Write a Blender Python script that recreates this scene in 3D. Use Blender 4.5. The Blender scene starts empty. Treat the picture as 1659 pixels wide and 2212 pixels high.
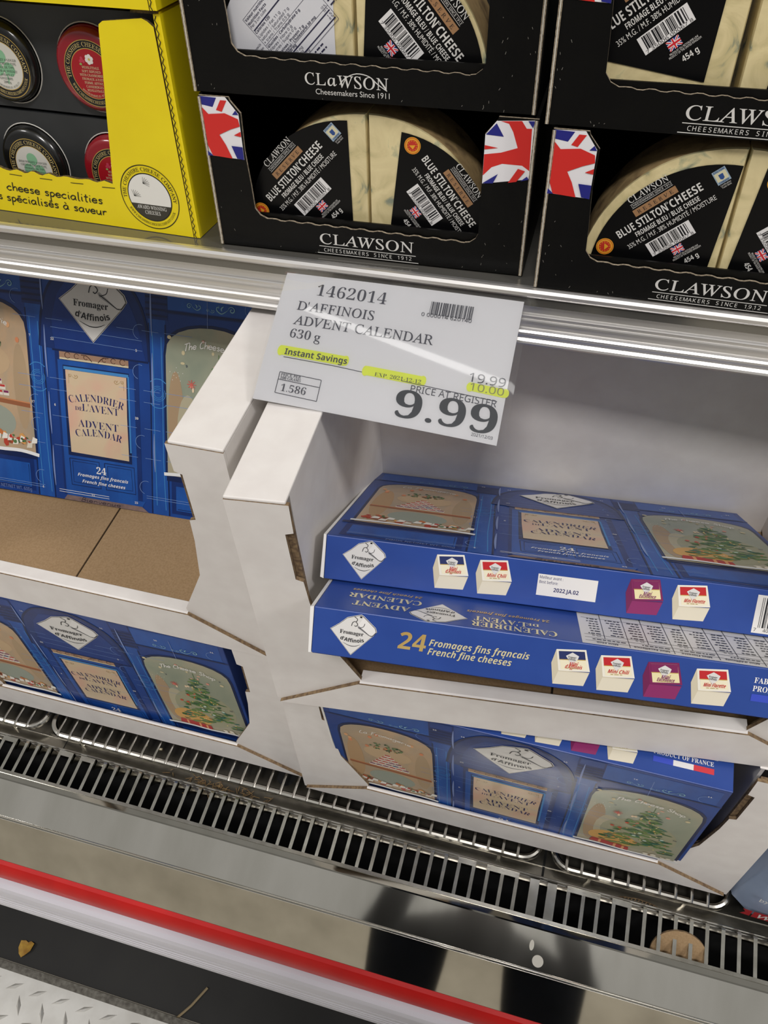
import bpy, bmesh, math, random
from math import sin, cos, pi, radians, atan2, sqrt
from mathutils import Vector, Matrix
from mathutils.geometry import tessellate_polygon

scene = bpy.context.scene
COL = scene.collection
ZO = 1.6                                   # eye height of the photographer above the floor

# ------------------------------------------------------------------ camera
cam = bpy.data.cameras.new('camera')
cam_ob = bpy.data.objects.new('camera', cam)
COL.objects.link(cam_ob)
cam.sensor_fit = 'VERTICAL'
cam.sensor_height = 36.0
cam.sensor_width = 27.0
cam.lens = 36.0 * 1771.0 / 2212.0
cam.clip_start = 0.02
cam.clip_end = 100
cm = Matrix(((0.9628, -0.1773, 0.2038), (0.2674, 0.7328, -0.6256), (-0.0384, 0.6569, 0.7530))).to_4x4()
cm.translation = (0, 0, ZO)
cam_ob.matrix_world = cm
scene.camera = cam_ob

# ------------------------------------------------------------------ world, lamps, exposure
scene.view_settings.view_transform = 'Standard'
scene.view_settings.look = 'None'
scene.view_settings.gamma = 1.0
scene.view_settings.exposure = 0.08
scene.view_settings.use_curve_mapping = False
world = bpy.data.worlds.new('world')
scene.world = world
world.use_nodes = True
bg = world.node_tree.nodes['Background']
bg.inputs['Strength'].default_value = 1.0
_n = world.node_tree.nodes
_l = world.node_tree.links
_tc, _sx, _mr, _cm = _n.new('ShaderNodeTexCoord'), _n.new('ShaderNodeSeparateXYZ'), _n.new('ShaderNodeMapRange'), _n.new('ShaderNodeMixRGB')
_l.new(_tc.outputs['Generated'], _sx.inputs['Vector'])
_l.new(_sx.outputs['Z'], _mr.inputs['Value'])
_mr.inputs['From Min'].default_value = -0.05
_mr.inputs['From Max'].default_value = 0.55
_l.new(_mr.outputs['Result'], _cm.inputs['Fac'])
_cm.inputs['Color1'].default_value = (0.17, 0.165, 0.16, 1)     # far shelves of the hall
_cm.inputs['Color2'].default_value = (0.36, 0.355, 0.345, 1)    # lit white ceiling deck
_l.new(_cm.outputs['Color'], bg.inputs['Color'])


def area_lamp(name, loc, target, sx, sy, energy, color, roll=0.0):
    d = bpy.data.lights.new(name, 'AREA')
    d.shape = 'RECTANGLE'
    d.size, d.size_y, d.energy, d.color = sx, sy, energy, color
    o = bpy.data.objects.new(name, d)
    COL.objects.link(o)
    z = (Vector(loc) - Vector(target)).normalized()
    x = Vector((cos(roll), sin(roll), 0))
    x = (x - z * x.dot(z)).normalized()
    y = z.cross(x)
    m = Matrix((x, y, z)).transposed().to_4x4()
    m.translation = loc
    o.matrix_world = m
    return o


# rows of ceiling strip lamps: one over the aisle, one over the case
area_lamp('aisle_high_bay_lamp', (0.15, -1.75, 4.9), (-0.1, 0.5, 0.9), 0.9, 0.5, 92, (1.0, 0.965, 0.945))
area_lamp('right_high_bay_lamp', (3.4, -0.7, 4.9), (0, 0.5, 0.9), 0.9, 0.5, 66, (1.0, 0.965, 0.945))
area_lamp('left_high_bay_lamp', (-3.6, -1.2, 4.9), (0, 0.5, 0.9), 0.9, 0.5, 40, (1.0, 0.97, 0.95))
area_lamp('case_strip_lamp', (-0.60, 0.18, 5.0), (-0.60, 0.18, 0.0), 2.45, 0.028, 1.1, (1.0, 0.98, 0.95), radians(-42.5))


# ------------------------------------------------------------------ materials
def lin(c):
    return c / 12.92 if c <= 0.04045 else ((c + 0.055) / 1.055) ** 2.4


def hexc(h):
    h = h.lstrip('#')
    return tuple(lin(int(h[i:i + 2], 16) / 255) for i in (0, 2, 4)) + (1,)


MATS = {}


def mat(name, color, rough=0.5, metal=0.0, spec=0.5, var=None, vscale=60.0, bump=0.0, bscale=200.0, coat=0.0, stretch=None, detail=4.0):
    """procedural principled material; var = second colour mixed in by noise"""
    if name in MATS:
        return MATS[name]
    m = bpy.data.materials.new(name)
    m.use_nodes = True
    nt = m.node_tree
    p = nt.nodes['Principled BSDF']
    p.inputs['Base Color'].default_value = hexc(color)
    p.inputs['Roughness'].default_value = rough
    p.inputs['Metallic'].default_value = metal
    p.inputs['Specular IOR Level'].default_value = spec
    p.inputs['Coat Weight'].default_value = coat
    p.inputs['Coat Roughness'].default_value = 0.08
    if var or bump:
        tc = nt.nodes.new('ShaderNodeTexCoord')
        mp = nt.nodes.new('ShaderNodeMapping')
        nt.links.new(tc.outputs['Object'], mp.inputs['Vector'])
        if stretch:
            mp.inputs['Scale'].default_value = stretch
    if var:
        n = nt.nodes.new('ShaderNodeTexNoise')
        n.inputs['Scale'].default_value = vscale
        n.inputs['Detail'].default_value = detail
        nt.links.new(mp.outputs['Vector'], n.inputs['Vector'])
        r = nt.nodes.new('ShaderNodeValToRGB')
        r.color_ramp.elements[0].position = 0.35
        r.color_ramp.elements[1].position = 0.68
        r.color_ramp.elements[0].color = hexc(color)
        r.color_ramp.elements[1].color = hexc(var)
        nt.links.new(n.outputs['Fac'], r.inputs['Fac'])
        nt.links.new(r.outputs['Color'], p.inputs['Base Color'])
    if bump:
        n2 = nt.nodes.new('ShaderNodeTexNoise')
        n2.inputs['Scale'].default_value = bscale
        n2.inputs['Detail'].default_value = 3
        nt.links.new(mp.outputs['Vector'], n2.inputs['Vector'])
        b = nt.nodes.new('ShaderNodeBump')
        b.inputs['Strength'].default_value = bump
        b.inputs['Distance'].default_value = 0.002
        nt.links.new(n2.outputs['Fac'], b.inputs['Height'])
        nt.links.new(b.outputs['Normal'], p.inputs['Normal'])
    MATS[name] = m
    return m


def ink(h, rough=0.4):
    return mat('ink_' + h.strip('#'), h, rough)


def multi_mat(name, stops, scale, rough, stretch=(1, 1, 1), coat=0.0, distort=0.0, detail=4.0, bump=0.0):
    """noise through a colour ramp with several stops"""
    if name in MATS:
        return MATS[name]
    m = mat(name, stops[0][1], rough, coat=coat)
    nt = m.node_tree
    p = nt.nodes['Principled BSDF']
    tc = nt.nodes.new('ShaderNodeTexCoord')
    mp = nt.nodes.new('ShaderNodeMapping')
    mp.inputs['Scale'].default_value = stretch
    n = nt.nodes.new('ShaderNodeTexNoise')
    n.inputs['Scale'].default_value = scale
    n.inputs['Detail'].default_value = detail
    n.inputs['Distortion'].default_value = distort
    r = nt.nodes.new('ShaderNodeValToRGB')
    el = r.color_ramp.elements
    el[0].position, el[0].color = stops[0][0], hexc(stops[0][1])
    el[1].position, el[1].color = stops[-1][0], hexc(stops[-1][1])
    for q, c in stops[1:-1]:
        e = el.new(q)
        e.color = hexc(c)
    nt.links.new(tc.outputs['Object'], mp.inputs['Vector'])
    nt.links.new(mp.outputs['Vector'], n.inputs['Vector'])
    nt.links.new(n.outputs['Fac'], r.inputs['Fac'])
    nt.links.new(r.outputs['Color'], p.inputs['Base Color'])
    if bump:
        b = nt.nodes.new('ShaderNodeBump')
        b.inputs['Strength'].default_value = bump
        b.inputs['Distance'].default_value = 0.002
        nt.links.new(n.outputs['Fac'], b.inputs['Height'])
        nt.links.new(b.outputs['Normal'], p.inputs['Normal'])
    return m


def clear_mat(name, tint='#ffffff', ior=1.65, rough=0.05):
    """clear plastic film: see-through with a fresnel gloss"""
    m = bpy.data.materials.new(name)
    m.use_nodes = True
    nt = m.node_tree
    nt.nodes.clear()
    out = nt.nodes.new('ShaderNodeOutputMaterial')
    tr = nt.nodes.new('ShaderNodeBsdfTransparent')
    tr.inputs['Color'].default_value = hexc(tint)
    gl = nt.nodes.new('ShaderNodeBsdfGlossy')
    gl.inputs['Roughness'].default_value = rough
    fr = nt.nodes.new('ShaderNodeFresnel')
    fr.inputs['IOR'].default_value = ior
    mx = nt.nodes.new('ShaderNodeMixShader')
    nt.links.new(fr.outputs['Fac'], mx.inputs['Fac'])
    nt.links.new(tr.outputs['BSDF'], mx.inputs[1])
    nt.links.new(gl.outputs['BSDF'], mx.inputs[2])
    nt.links.new(mx.outputs['Shader'], out.inputs['Surface'])
    return m


WHITE = mat('white_corrugated_card', '#e7e3df', 0.6, var='#e0dbd7', vscale=35)
KRAFT = mat('brown_kraft_card', '#a48865', 0.75, var='#957a57', vscale=420, detail=6)
EDGE = mat('corrugated_edge', '#5f4b38', 0.85, var='#8d7656', vscale=260)
STEEL = mat('brushed_steel', '#dad7ce', 0.075, 1.0, var='#cbc8be', vscale=18, bump=0.6, bscale=5, stretch=(1, .3, .3))
STEELF = mat('steel_front_panel', '#b0ada3', 0.055, 1.0, var='#9d9a90', vscale=14)
WIRE = mat('chromed_wire', '#c3c0b8', 0.2, 1.0)
PANM = mat('stained_steel_pan', '#8d897f', 0.3, 1.0, var='#6e6a60', vscale=22, bump=0.15, bscale=60)
COMBM = mat('galvanised_steel', '#bdbbb2', 0.22, 1.0, var='#a5a298', vscale=60)
ALU = mat('extruded_aluminium', '#e4e2df', 0.36, 0.9)
BLACKV = mat('black_duct', '#050505', 0.9)
RED = mat('red_bumper_plastic', '#c01614', 0.42, var='#b31110', vscale=20, spec=.25)
BUMP = mat('grey_white_bumper_plastic', '#cfcdd4', 0.42, var='#bfbdc4', vscale=30, stretch=(.1, 1, 1))
SHELFM = mat('glossy_shelf_pan', '#77756f', 0.12, 0.6)


# ------------------------------------------------------------------ mesh helpers
class MB:
    """collects polygons with materials and links them as ONE mesh object"""

    def __init__(self):
        self.v, self.f, self.fm, self.ms = [], [], [], []

    def mi(self, m):
        if m not in self.ms:
            self.ms.append(m)
        return self.ms.index(m)

    def add(self, verts, faces, m):
        b = len(self.v)
        self.v += [tuple(p) for p in verts]
        i = self.mi(m)
        for f in faces:
            self.f.append([b + k for k in f])
            self.fm.append(i)

    def poly(self, pts, m):
        self.add(pts, [range(len(pts))], m)

    def box(self, x0, x1, y0, y1, z0, z1, m):
        v = [(x, y, z) for x in (x0, x1) for y in (y0, y1) for z in (z0, z1)]
        self.add(v, [(0, 1, 3, 2), (4, 6, 7, 5), (0, 4, 5, 1), (2, 3, 7, 6), (0, 2, 6, 4), (1, 5, 7, 3)], m)

    def tube(self, path, r, m, n=8, closed=False):
        P = [Vector(p) for p in path]
        N = len(P)
        rings = []
        up = None
        for i in range(N):
            a = P[i - 1] if (i > 0 or closed) else P[i]
            c = P[(i + 1) % N] if (i < N - 1 or closed) else P[i]
            t = (c - a).normalized()
            if up is None:
                up = Vector((0, 0, 1)) if abs(t.z) < 0.9 else Vector((1, 0, 0))
            u = (up - t * up.dot(t)).normalized()
            up = u
            w = t.cross(u)
            rr = r[i] if isinstance(r, (list, tuple)) else r
            rings.append([P[i] + (u * cos(2 * pi * k / n) + w * sin(2 * pi * k / n)) * rr for k in range(n)])
        v = [p for q in rings for p in q]
        f = []
        for i in range(N if closed else N - 1):
            j = (i + 1) % N
            for k in range(n):
                f.append((i * n + k, i * n + (k + 1) % n, j * n + (k + 1) % n, j * n + k))
        if not closed:
            f.append(tuple(range(n - 1, -1, -1)))
            f.append(tuple((N - 1) * n + k for k in range(n)))
        self.add(v, f, m)

    def sheet(self, outline, fn, d0, d1, m, medge=None, mback=None, plain=None):
        """flat card: outline (2D, any simple polygon) mapped by fn(a, b, d), thick from d0 to d1"""
        n = len(outline)
        tris = tessellate_polygon([[Vector((a, b, 0)) for a, b in outline]])
        v = [fn(a, b, d0) for a, b in outline] + [fn(a, b, d1) for a, b in outline]
        b0 = len(self.v)
        self.add(v, [tuple(t) for t in tris], m)
        self.v += []
        ib, ie = self.mi(mback or m), self.mi(medge or m)
        for t in tris:
            self.f.append([b0 + n + k for k in reversed(t)])
            self.fm.append(ib)
        for k in range(n):
            j = (k + 1) % n
            self.f.append([b0 + k, b0 + j, b0 + n + j, b0 + n + k])
            same = plain and abs(outline[k][0] - outline[j][0]) < 1e-5 and abs(outline[k][0] - plain[0]) < plain[1]
            self.fm.append(self.mi(m) if same else ie)

    def extrude_x(self, prof, x0, x1, m, caps=True):
        n = len(prof)
        v = [(x0, y, z) for y, z in prof] + [(x1, y, z) for y, z in prof]
        f = [(k, (k + 1) % n, n + (k + 1) % n, n + k) for k in range(n)]
        self.add(v, f, m)
        if caps:
            t = tessellate_polygon([[Vector((y, z, 0)) for y, z in prof]])
            b0 = len(self.v) - 2 * n
            i = self.mi(m)
            for q in t:
                self.f.append([b0 + k for k in q]); self.fm.append(i)
                self.f.append([b0 + n + k for k in reversed(q)]); self.fm.append(i)

    def build(self, name, parent=None, smooth=False, bevel=0.0, seg=2, fixn=True, mw=None):
        me = bpy.data.meshes.new(name)
        me.from_pydata(self.v, [], self.f)
        for m in self.ms:
            me.materials.append(m)
        for p, i in zip(me.polygons, self.fm):
            p.material_index = i
        if fixn or bevel:
            b = bmesh.new()
            b.from_mesh(me)
            if bevel:
                bmesh.ops.remove_doubles(b, verts=b.verts, dist=1e-6)
            if fixn:
                bmesh.ops.recalc_face_normals(b, faces=b.faces)
            if bevel:
                ed = [e for e in b.edges if len(e.link_faces) == 2 and e.calc_face_angle(0) > 0.6]
                bmesh.ops.bevel(b, geom=ed, offset=bevel, segments=seg, affect='EDGES', profile=0.5)
            b.to_mesh(me)
            b.free()
        if smooth:
            for p in me.polygons:
                p.use_smooth = True
            if hasattr(me, 'set_sharp_from_angle'):
                me.set_sharp_from_angle(angle=radians(35))
        o = bpy.data.objects.new(name, me)
        COL.objects.link(o)
        if parent is not None:
            o.parent = parent
        if mw is not None:
            o.matrix_world = mw
        return o


def tag(o, label, cat, group=None, kind=None):
    if label:
        o['label'] = label
    if cat:
        o['category'] = cat
    if group:
        o['group'] = group
    if kind:
        o['kind'] = kind
    return o


def empty(name, mw, label, cat, group=None):
    o = bpy.data.objects.new(name, None)
    o.empty_display_size = 0.03
    COL.objects.link(o)
    o.matrix_world = mw
    return tag(o, label, cat, group)


def frame(origin, x, y, z):
    m = Matrix((Vector(x), Vector(y), Vector(z))).transposed().to_4x4()
    m.translation = Vector(origin) + Vector((0, 0, ZO))
    return m


def yawed(origin, yaw):
    return frame(origin, (cos(yaw), sin(yaw), 0), (-sin(yaw), cos(yaw), 0), (0, 0, 1))


def copy_thing(root, mw, label, group=None):
    r = root.copy()
    COL.objects.link(r)
    r.matrix_world = mw
    r['label'] = label
    if group:
        r['group'] = group
    for ch in list(root.children):
        c = ch.copy()
        COL.objects.link(c)
        c.parent = r
        for g in list(ch.children):
            d = g.copy()
            COL.objects.link(d)
            d.parent = c
    return r


# ------------------------------------------------------------------ lettering
def mathstr(s, up, lo, dg):
    o = ''
    for ch in s:
        if 'A' <= ch <= 'Z' and up:
            o += chr(up + ord(ch) - 65)
        elif 'a' <= ch <= 'z' and lo:
            o += chr(0x210E) if (ch == 'h' and lo == 0x1D44E) else chr(lo + ord(ch) - 97)
        elif ch.isdigit() and dg:
            o += chr(dg + ord(ch) - 48)
        else:
            o += ch
    return o


STY = {  # upper, lower, digits, shear, offset
    'sans': (0, 0, 0, 0, 0),
    'heavy': (0, 0, 0, 0, 0.018),
    'bold': (0x1D5D4, 0x1D5EE, 0x1D7EC, 0, 0),
    'light': (0x1D5A0, 0x1D5BA, 0x1D7E2, 0, 0),
    'serif': (0x1D434, 0x1D44E, 0x1D7CE, -0.25, 0.004),
    'serifb': (0x1D400, 0x1D41A, 0x1D7CE, 0, 0),
    'serift': (0x1D400, 0x1D41A, 0x1D7CE, 0, -0.016),
    'brush': (0x1D63C, 0x1D656, 0x1D7EC, .12, 0),
    'script': (0x1D4D0, 0x1D4EA, 0x1D7CE, 0, 0.008),
}
GL = {}


def raw_text(s, up, lo, dg, shear, off):
    c = bpy.data.curves.new('lettering', 'FONT')
    c.body = mathstr(s, up, lo, dg)
    c.size = 1
    c.shear = shear
    c.offset = off
    c.resolution_u = 3
    o = bpy.data.objects.new('lettering', c)
    COL.objects.link(o)
    dgp = bpy.context.evaluated_depsgraph_get()
    dgp.update()
    me = bpy.data.meshes.new_from_object(o.evaluated_get(dgp))
    vs = [(v.co.x, v.co.y) for v in me.vertices]
    fs = [tuple(p.vertices) for p in me.polygons]
    bpy.data.objects.remove(o)
    bpy.data.curves.remove(c)
    bpy.data.meshes.remove(me)
    return vs, fs


def capheight(sty):
    k = ('cap', sty)
    if k not in GL:
        vs, _ = raw_text('H', *STY[sty])
        GL[k] = max(v[1] for v in vs)
    return GL[k]


def glyphs(s, sty):
    """mesh of a string with cap height 1, left edge at 0"""
    k = (s, sty)
    if k in GL:
        return GL[k]
    up, lo, dg, sh, off = STY[sty]
    ch = capheight(sty)
    runs, cur, kind = [], '', None
    for c in s:
        kk = kind if c == ' ' else ('d' if (sty == 'serif' and not c.isalpha()) else 'a')
        if kind is not None and kk != kind:
            runs.append((cur, kind)); cur = ''
        cur += c
        kind = kk
    runs.append((cur, kind))
    V, F, x = [], [], 0.0
    for r, kd in runs:
        lead = len(r) - len(r.lstrip(' '))
        x += lead * 0.28
        body = r.strip(' ')
        if body:
            if kd == 'd':
                vs, fs = raw_text(body, up, lo, dg, 0, -0.012)
            else:
                vs, fs = raw_text(body, up, lo, dg, sh, off)
            if vs:
                x0 = min(v[0] for v in vs)
                x1 = max(v[0] for v in vs)
                b = len(V)
                V += [(v[0] - x0 + x, v[1]) for v in vs]
                F += [tuple(b + q for q in f) for f in fs]
                x += x1 - x0 + 0.06
        x += (len(r) - len(r.rstrip(' '))) * 0.28
    V = [(a / ch, b / ch) for a, b in V]
    w = max([v[0] for v in V] or [0])
    GL[k] = (V, F, w)
    return GL[k]


HAND = {
    'a': ([[(.9, .9), (.4, 1), (0, .5), (.3, 0), (.8, .3), (.9, .9), (.9, .2), (1.1, 0)]], 1.3),
    'c': ([[(.9, .85), (.5, 1), (0, .5), (.4, 0), (.9, .15)]], 1.15),
    'd': ([[(.9, .9), (.4, 1), (0, .5), (.3, 0), (.85, .3), (.95, 2), (.9, .2), (1.1, 0)]], 1.3),
    'e': ([[(.05, .5), (.9, .6), (.6, 1), (.2, .9), (0, .4), (.4, 0), (.95, .2)]], 1.15),
    'é': ([[(.05, .5), (.9, .6), (.6, 1), (.2, .9), (0, .4), (.4, 0), (.95, .2)], [(.2, 1.4), (.8, 1.5)]], 1.15),
    'à': ([[(.9, .9), (.4, 1), (0, .5), (.3, 0), (.8, .3), (.9, .9), (.9, .2), (1.1, 0)], [(.3, 1.7), (.65, 1.35)]], 1.3),
    'f': ([[(.9, 1.8), (.6, 2), (.4, 1.6), (.4, 0)], [(.1, 1), (.8, 1)]], .95),
    'g': ([[(.9, .9), (.4, 1), (0, .5), (.3, .1), (.8, .3), (.9, .9), (.85, -.6), (.4, -.9), (.1, -.6)]], 1.2),
    'h': ([[(.1, 2), (.1, 0)], [(.1, .6), (.5, 1), (.8, .8), (.85, 0)]], 1.15),
    'i': ([[(.2, 1), (.2, .2), (.4, 0)], [(.2, 1.45), (.24, 1.6)]], .65),
    'l': ([[(.2, 2), (.2, .15), (.45, 0)]], .65),
    'm': ([[(.1, 1), (.1, 0)], [(.1, .7), (.4, 1), (.6, .8), (.6, 0)], [(.6, .7), (.9, 1), (1.1, .8), (1.1, 0)]], 1.4),
    'n': ([[(.1, 1), (.1, 0)], [(.1, .7), (.5, 1), (.8, .8), (.85, 0)]], 1.15),
    'o': ([[(.5, 1), (.05, .7), (.05, .3), (.5, 0), (.9, .3), (.9, .7), (.5, 1)]], 1.15),
    'p': ([[(.1, 1), (.1, -1)], [(.1, .8), (.5, 1), (.9, .6), (.5, 0), (.1, .2)]], 1.15),
    'r': ([[(.1, 1), (.15, 0)], [(.15, .6), (.4, .95), (.8, .9)]], .95),
    's': ([[(.8, .9), (.4, 1), (.15, .75), (.7, .4), (.6, .05), (.1, .1)]], 1.05),
    't': ([[(.35, 1.7), (.35, .1), (.65, 0)], [(0, 1.1), (.75, 1.15)]], .9),
    'u': ([[(.1, 1), (.1, .3), (.4, 0), (.8, .3), (.85, 1), (.9, .1), (1.05, 0)]], 1.25),
    'v': ([[(.05, 1), (.4, 0), (.85, 1)]], 1.05),
    'F': ([[(1.2, 2), (.2, 1.9), (.3, 1.9), (.15, 0)], [(.2, 1.05), (.9, 1.1)]], 1.25),
    'L': ([[(.5, 2), (.1, 1.2), (.15, .1), (1, .1)]], 1.2),
    'T': ([[(0, 1.85), (1.4, 2)], [(.65, 1.9), (.5, 0)]], 1.4),
    'C': ([[(1.1, 1.7), (.7, 2), (.1, 1.2), (.3, .1), (1.1, .3)]], 1.35),
    'S': ([[(1, 1.7), (.5, 2), (.2, 1.5), (.9, .7), (.6, 0), (0, .3)]], 1.25),
    'B': ([[(.3, 2), (.1, 0)], [(.2, 1.9), (.9, 1.8), (.8, 1.1), (.2, 1), (1, .8), (.9, .1), (.1, 0)]], 1.3),
    ' ': ([], .8),
}


def smooth_line(p, n=4):
    if len(p) < 3:
        return p
    out = []
    for i in range(len(p) - 1):
        p0, p1, p2, p3 = p[max(i - 1, 0)], p[i], p[i + 1], p[min(i + 2, len(p) - 1)]
        for k in range(n):
            t = k / n
            out.append(tuple(0.5 * (2 * p1[j] + (p2[j] - p0[j]) * t + (2 * p0[j] - 5 * p1[j] + 4 * p2[j] - p3[j]) * t * t + (3 * p1[j] - p0[j] - 3 * p2[j] + p3[j]) * t ** 3) for j in (0, 1)))
    out.append(p[-1])
    return out


class Print(MB):
    """flat printing on a face; fn(a, b, h) maps face coordinates and height above the face to 3D"""

    def __init__(self, fn, base=0.0002, step=0.00010):
        super().__init__()
        self.fn, self.base, self.step = fn, base, step

    def h(self, layer):
        self.tick = getattr(self, 'tick', 0) + 1
        return self.base + layer * self.step + self.tick * 1.0e-6

    def fill(self, pts, m, layer=0):
        hh = self.h(layer)
        tris = tessellate_polygon([[Vector((a, b, 0)) for a, b in pts]])
        self.add([self.fn(a, b, hh) for a, b in pts], [tuple(t) for t in tris], m)

    def rect(self, x0, x1, y0, y1, m, layer=0):
        self.fill([(x0, y0), (x1, y0), (x1, y1), (x0, y1)], m, layer)

    def ell(self, cx, cy, rx, ry, m, layer=0, n=20, rot=0.0, wob=0.0, rnd=None):
        hh = self.h(layer)
        pts = []
        for k in range(n):
            a = 2 * pi * k / n
            q = 1 + (rnd.uniform(-wob, wob) if rnd else 0)
            x, y = rx * cos(a) * q, ry * sin(a) * q
            pts.append((cx + x * cos(rot) - y * sin(rot), cy + x * sin(rot) + y * cos(rot)))
        self.add([self.fn(a, b, hh) for a, b in pts], [range(n)], m)

    def ring(self, cx, cy, r0, r1, m, layer=0, n=40, a0=0.0, a1=2 * pi):
        hh = self.h(layer)
        v, f = [], []
        for k in range(n + 1):
            a = a0 + (a1 - a0) * k / n
            v += [self.fn(cx + r0 * cos(a), cy + r0 * sin(a), hh), self.fn(cx + r1 * cos(a), cy + r1 * sin(a), hh)]
        for k in range(n):
            f.append((2 * k, 2 * k + 1, 2 * k + 3, 2 * k + 2))
        self.add(v, f, m)

    def line(self, pts, w, m, layer=0, smooth=False, taper=False):
        hh = self.h(layer)
        if smooth:
            pts = smooth_line(pts)
        n = len(pts)
        v, f = [], []
        for i in range(n):
            a, c = pts[max(i - 1, 0)], pts[min(i + 1, n - 1)]
            dx, dy = c[0] - a[0], c[1] - a[1]
            l = sqrt(dx * dx + dy * dy) or 1
            ww = w / 2 * (sin(pi * (0.08 + 0.84 * i / max(n - 1, 1))) if taper else 1)
            nx, ny = -dy / l * ww, dx / l * ww
            v += [self.fn(pts[i][0] + nx, pts[i][1] + ny, hh), self.fn(pts[i][0] - nx, pts[i][1] - ny, hh)]
        for i in range(n - 1):
            f.append((2 * i, 2 * i + 1, 2 * i + 3, 2 * i + 2))
        self.add(v, f, m)

    def text(self, s, sty, x, y, cap, m, layer=1, width=None, align='l', ang=0.0, arc=None, sx=1.0, shear=0.0, slope=0.0):
        hh = self.h(layer)
        """baseline start (x, y); width stretches to fit; arc=(cx, cy, r, a_mid, inside) sets it on a circle"""
        V, F, w = glyphs(s, sty)
        if not V:
            return
        k = (width / w) if width else cap * sx
        W = w * k
        ox = {'l': 0, 'c': -W / 2, 'r': -W}[align]
        out = []
        for a, b in V:
            px, py = a * k + ox + shear * b * cap, b * cap
            if arc:
                cx, cy, r, am, inside = arc
                if inside:
                    t = am + px / r
                    rr = r - py
                else:
                    t = am - px / r
                    rr = r + py
                out.append(self.fn(cx + rr * cos(t), cy + rr * sin(t), hh))
            else:
                py += slope * px
                out.append(self.fn(x + px * cos(ang) - py * sin(ang), y + px * sin(ang) + py * cos(ang), hh))
        self.add(out, F, m)

    def hand(self, s, x, y, xh, m, pen=0.0006, layer=1, width=None, slope=0.0, bow=0.0, slant=0.15):
        tot = sum(HAND[c][1] for c in s)
        k = width / tot if width else xh
        cx = 0.0
        for c in s:
            st, adv = HAND[c]
            for q in st:
                pts = []
                for a, b in smooth_line(q):
                    px = (cx + a + slant * b) * k
                    u = px / (tot * k)
                    pts.append((x + px, y + b * xh + slope * px + bow * 4 * u * (1 - u)))
                self.line(pts, pen, m, layer)
            cx += adv

    def barcode(self, x, y, w, h, m, layer=1, ang=0.0, n=30, seed=1):
        rnd = random.Random(seed)
        ws = [rnd.choice((1, 1, 2, 3)) for _ in range(2 * n)]
        tot = sum(ws)
        p = 0
        for i, q in enumerate(ws):
            if i % 2 == 0:
                a0, a1 = p / tot * w, (p + q) / tot * w
                self.fill([(x + a * cos(ang) - b * sin(ang), y + a * sin(ang) + b * cos(ang)) for a, b in ((a0, 0), (a1, 0), (a1, h), (a0, h))], m, layer)
            p += q

    def lines_of_text(self, x, y, w, n, dy, m, layer=1, ang=0.0, h=0.0009, seed=3, align='l'):
        """rows of print too small to read in the photo"""
        rnd = random.Random(seed)
        for i in range(n):
            L = w * rnd.uniform(0.7, 1.0)
            p = 0 if align == 'l' else (w - L) / 2
            e = p + L
            while p < e - 0.001:
                q = min(rnd.uniform(0.0015, 0.0045), e - p)
                self.fill([(x + a * cos(ang) - b * sin(ang), y + a * sin(ang) + b * cos(ang)) for a, b in ((p, -i * dy), (p + q, -i * dy), (p + q, -i * dy + h), (p, -i * dy + h))], m, layer)
                p += q + 0.0009

    def done(self, name, parent, label=None):
        o = self.build(name, parent, fixn=False)
        if label:
            o['label'] = label
        return o


def rot2(pts, a, ox=0.0, oy=0.0):
    return [(ox + x * cos(a) - y * sin(a), oy + x * sin(a) + y * cos(a)) for x, y in pts]


def union_jack(P, cx, cy, w, h, ang, layer=2):
    def F(pts, m, l):
        P.fill(rot2([(x * w / 2, y * h / 2) for x, y in pts], ang, cx, cy), m, l)
    b, wt, rd = ink('#1d2a7a'), ink('#e8e6e6'), ink('#c8202c')
    F([(-1, -1), (1, -1), (1, 1), (-1, 1)], b, layer)
    for s in (1, -1):
        F([(-1, -s), (-.7, -s), (1, .72 * s), (1, s), (.7, s), (-1, -.72 * s)], wt, layer + 1)
        F([(-1, -s), (-.88, -s), (1, .88 * s), (1, s), (.88, s), (-1, -.88 * s)], rd, layer + 2)
    F([(-.2, -1), (.2, -1), (.2, 1), (-.2, 1)], wt, layer + 3)
    F([(-1, -.34), (1, -.34), (1, .34), (-1, .34)], wt, layer + 3)
    F([(-.11, -1), (.11, -1), (.11, 1), (-.11, 1)], rd, layer + 4)
    F([(-1, -.2), (1, -.2), (1, .2), (-1, .2)], rd, layer + 4)


# ------------------------------------------------------------------ setting
def case_mb(O):
    m = MB()
    m.off = Vector(O)
    return m


def built(m, name, parent, O, **k):
    m.v = [(x - O[0], y - O[1], z - O[2]) for x, y, z in m.v]
    return m.build(name, parent, **k)


XA, XB = -1.7, 1.25
CONC = mat('polished_concrete', '#dcd4c4', 0.5, var='#cfc7b6', vscale=3, detail=8)
fl = MB()
fl.box(-4, 4, -6, 1.2, -0.05, 0, CONC)
tag(fl.build('floor'), 'beige polished concrete warehouse floor in front of the case', 'floor', kind='structure')

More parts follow.
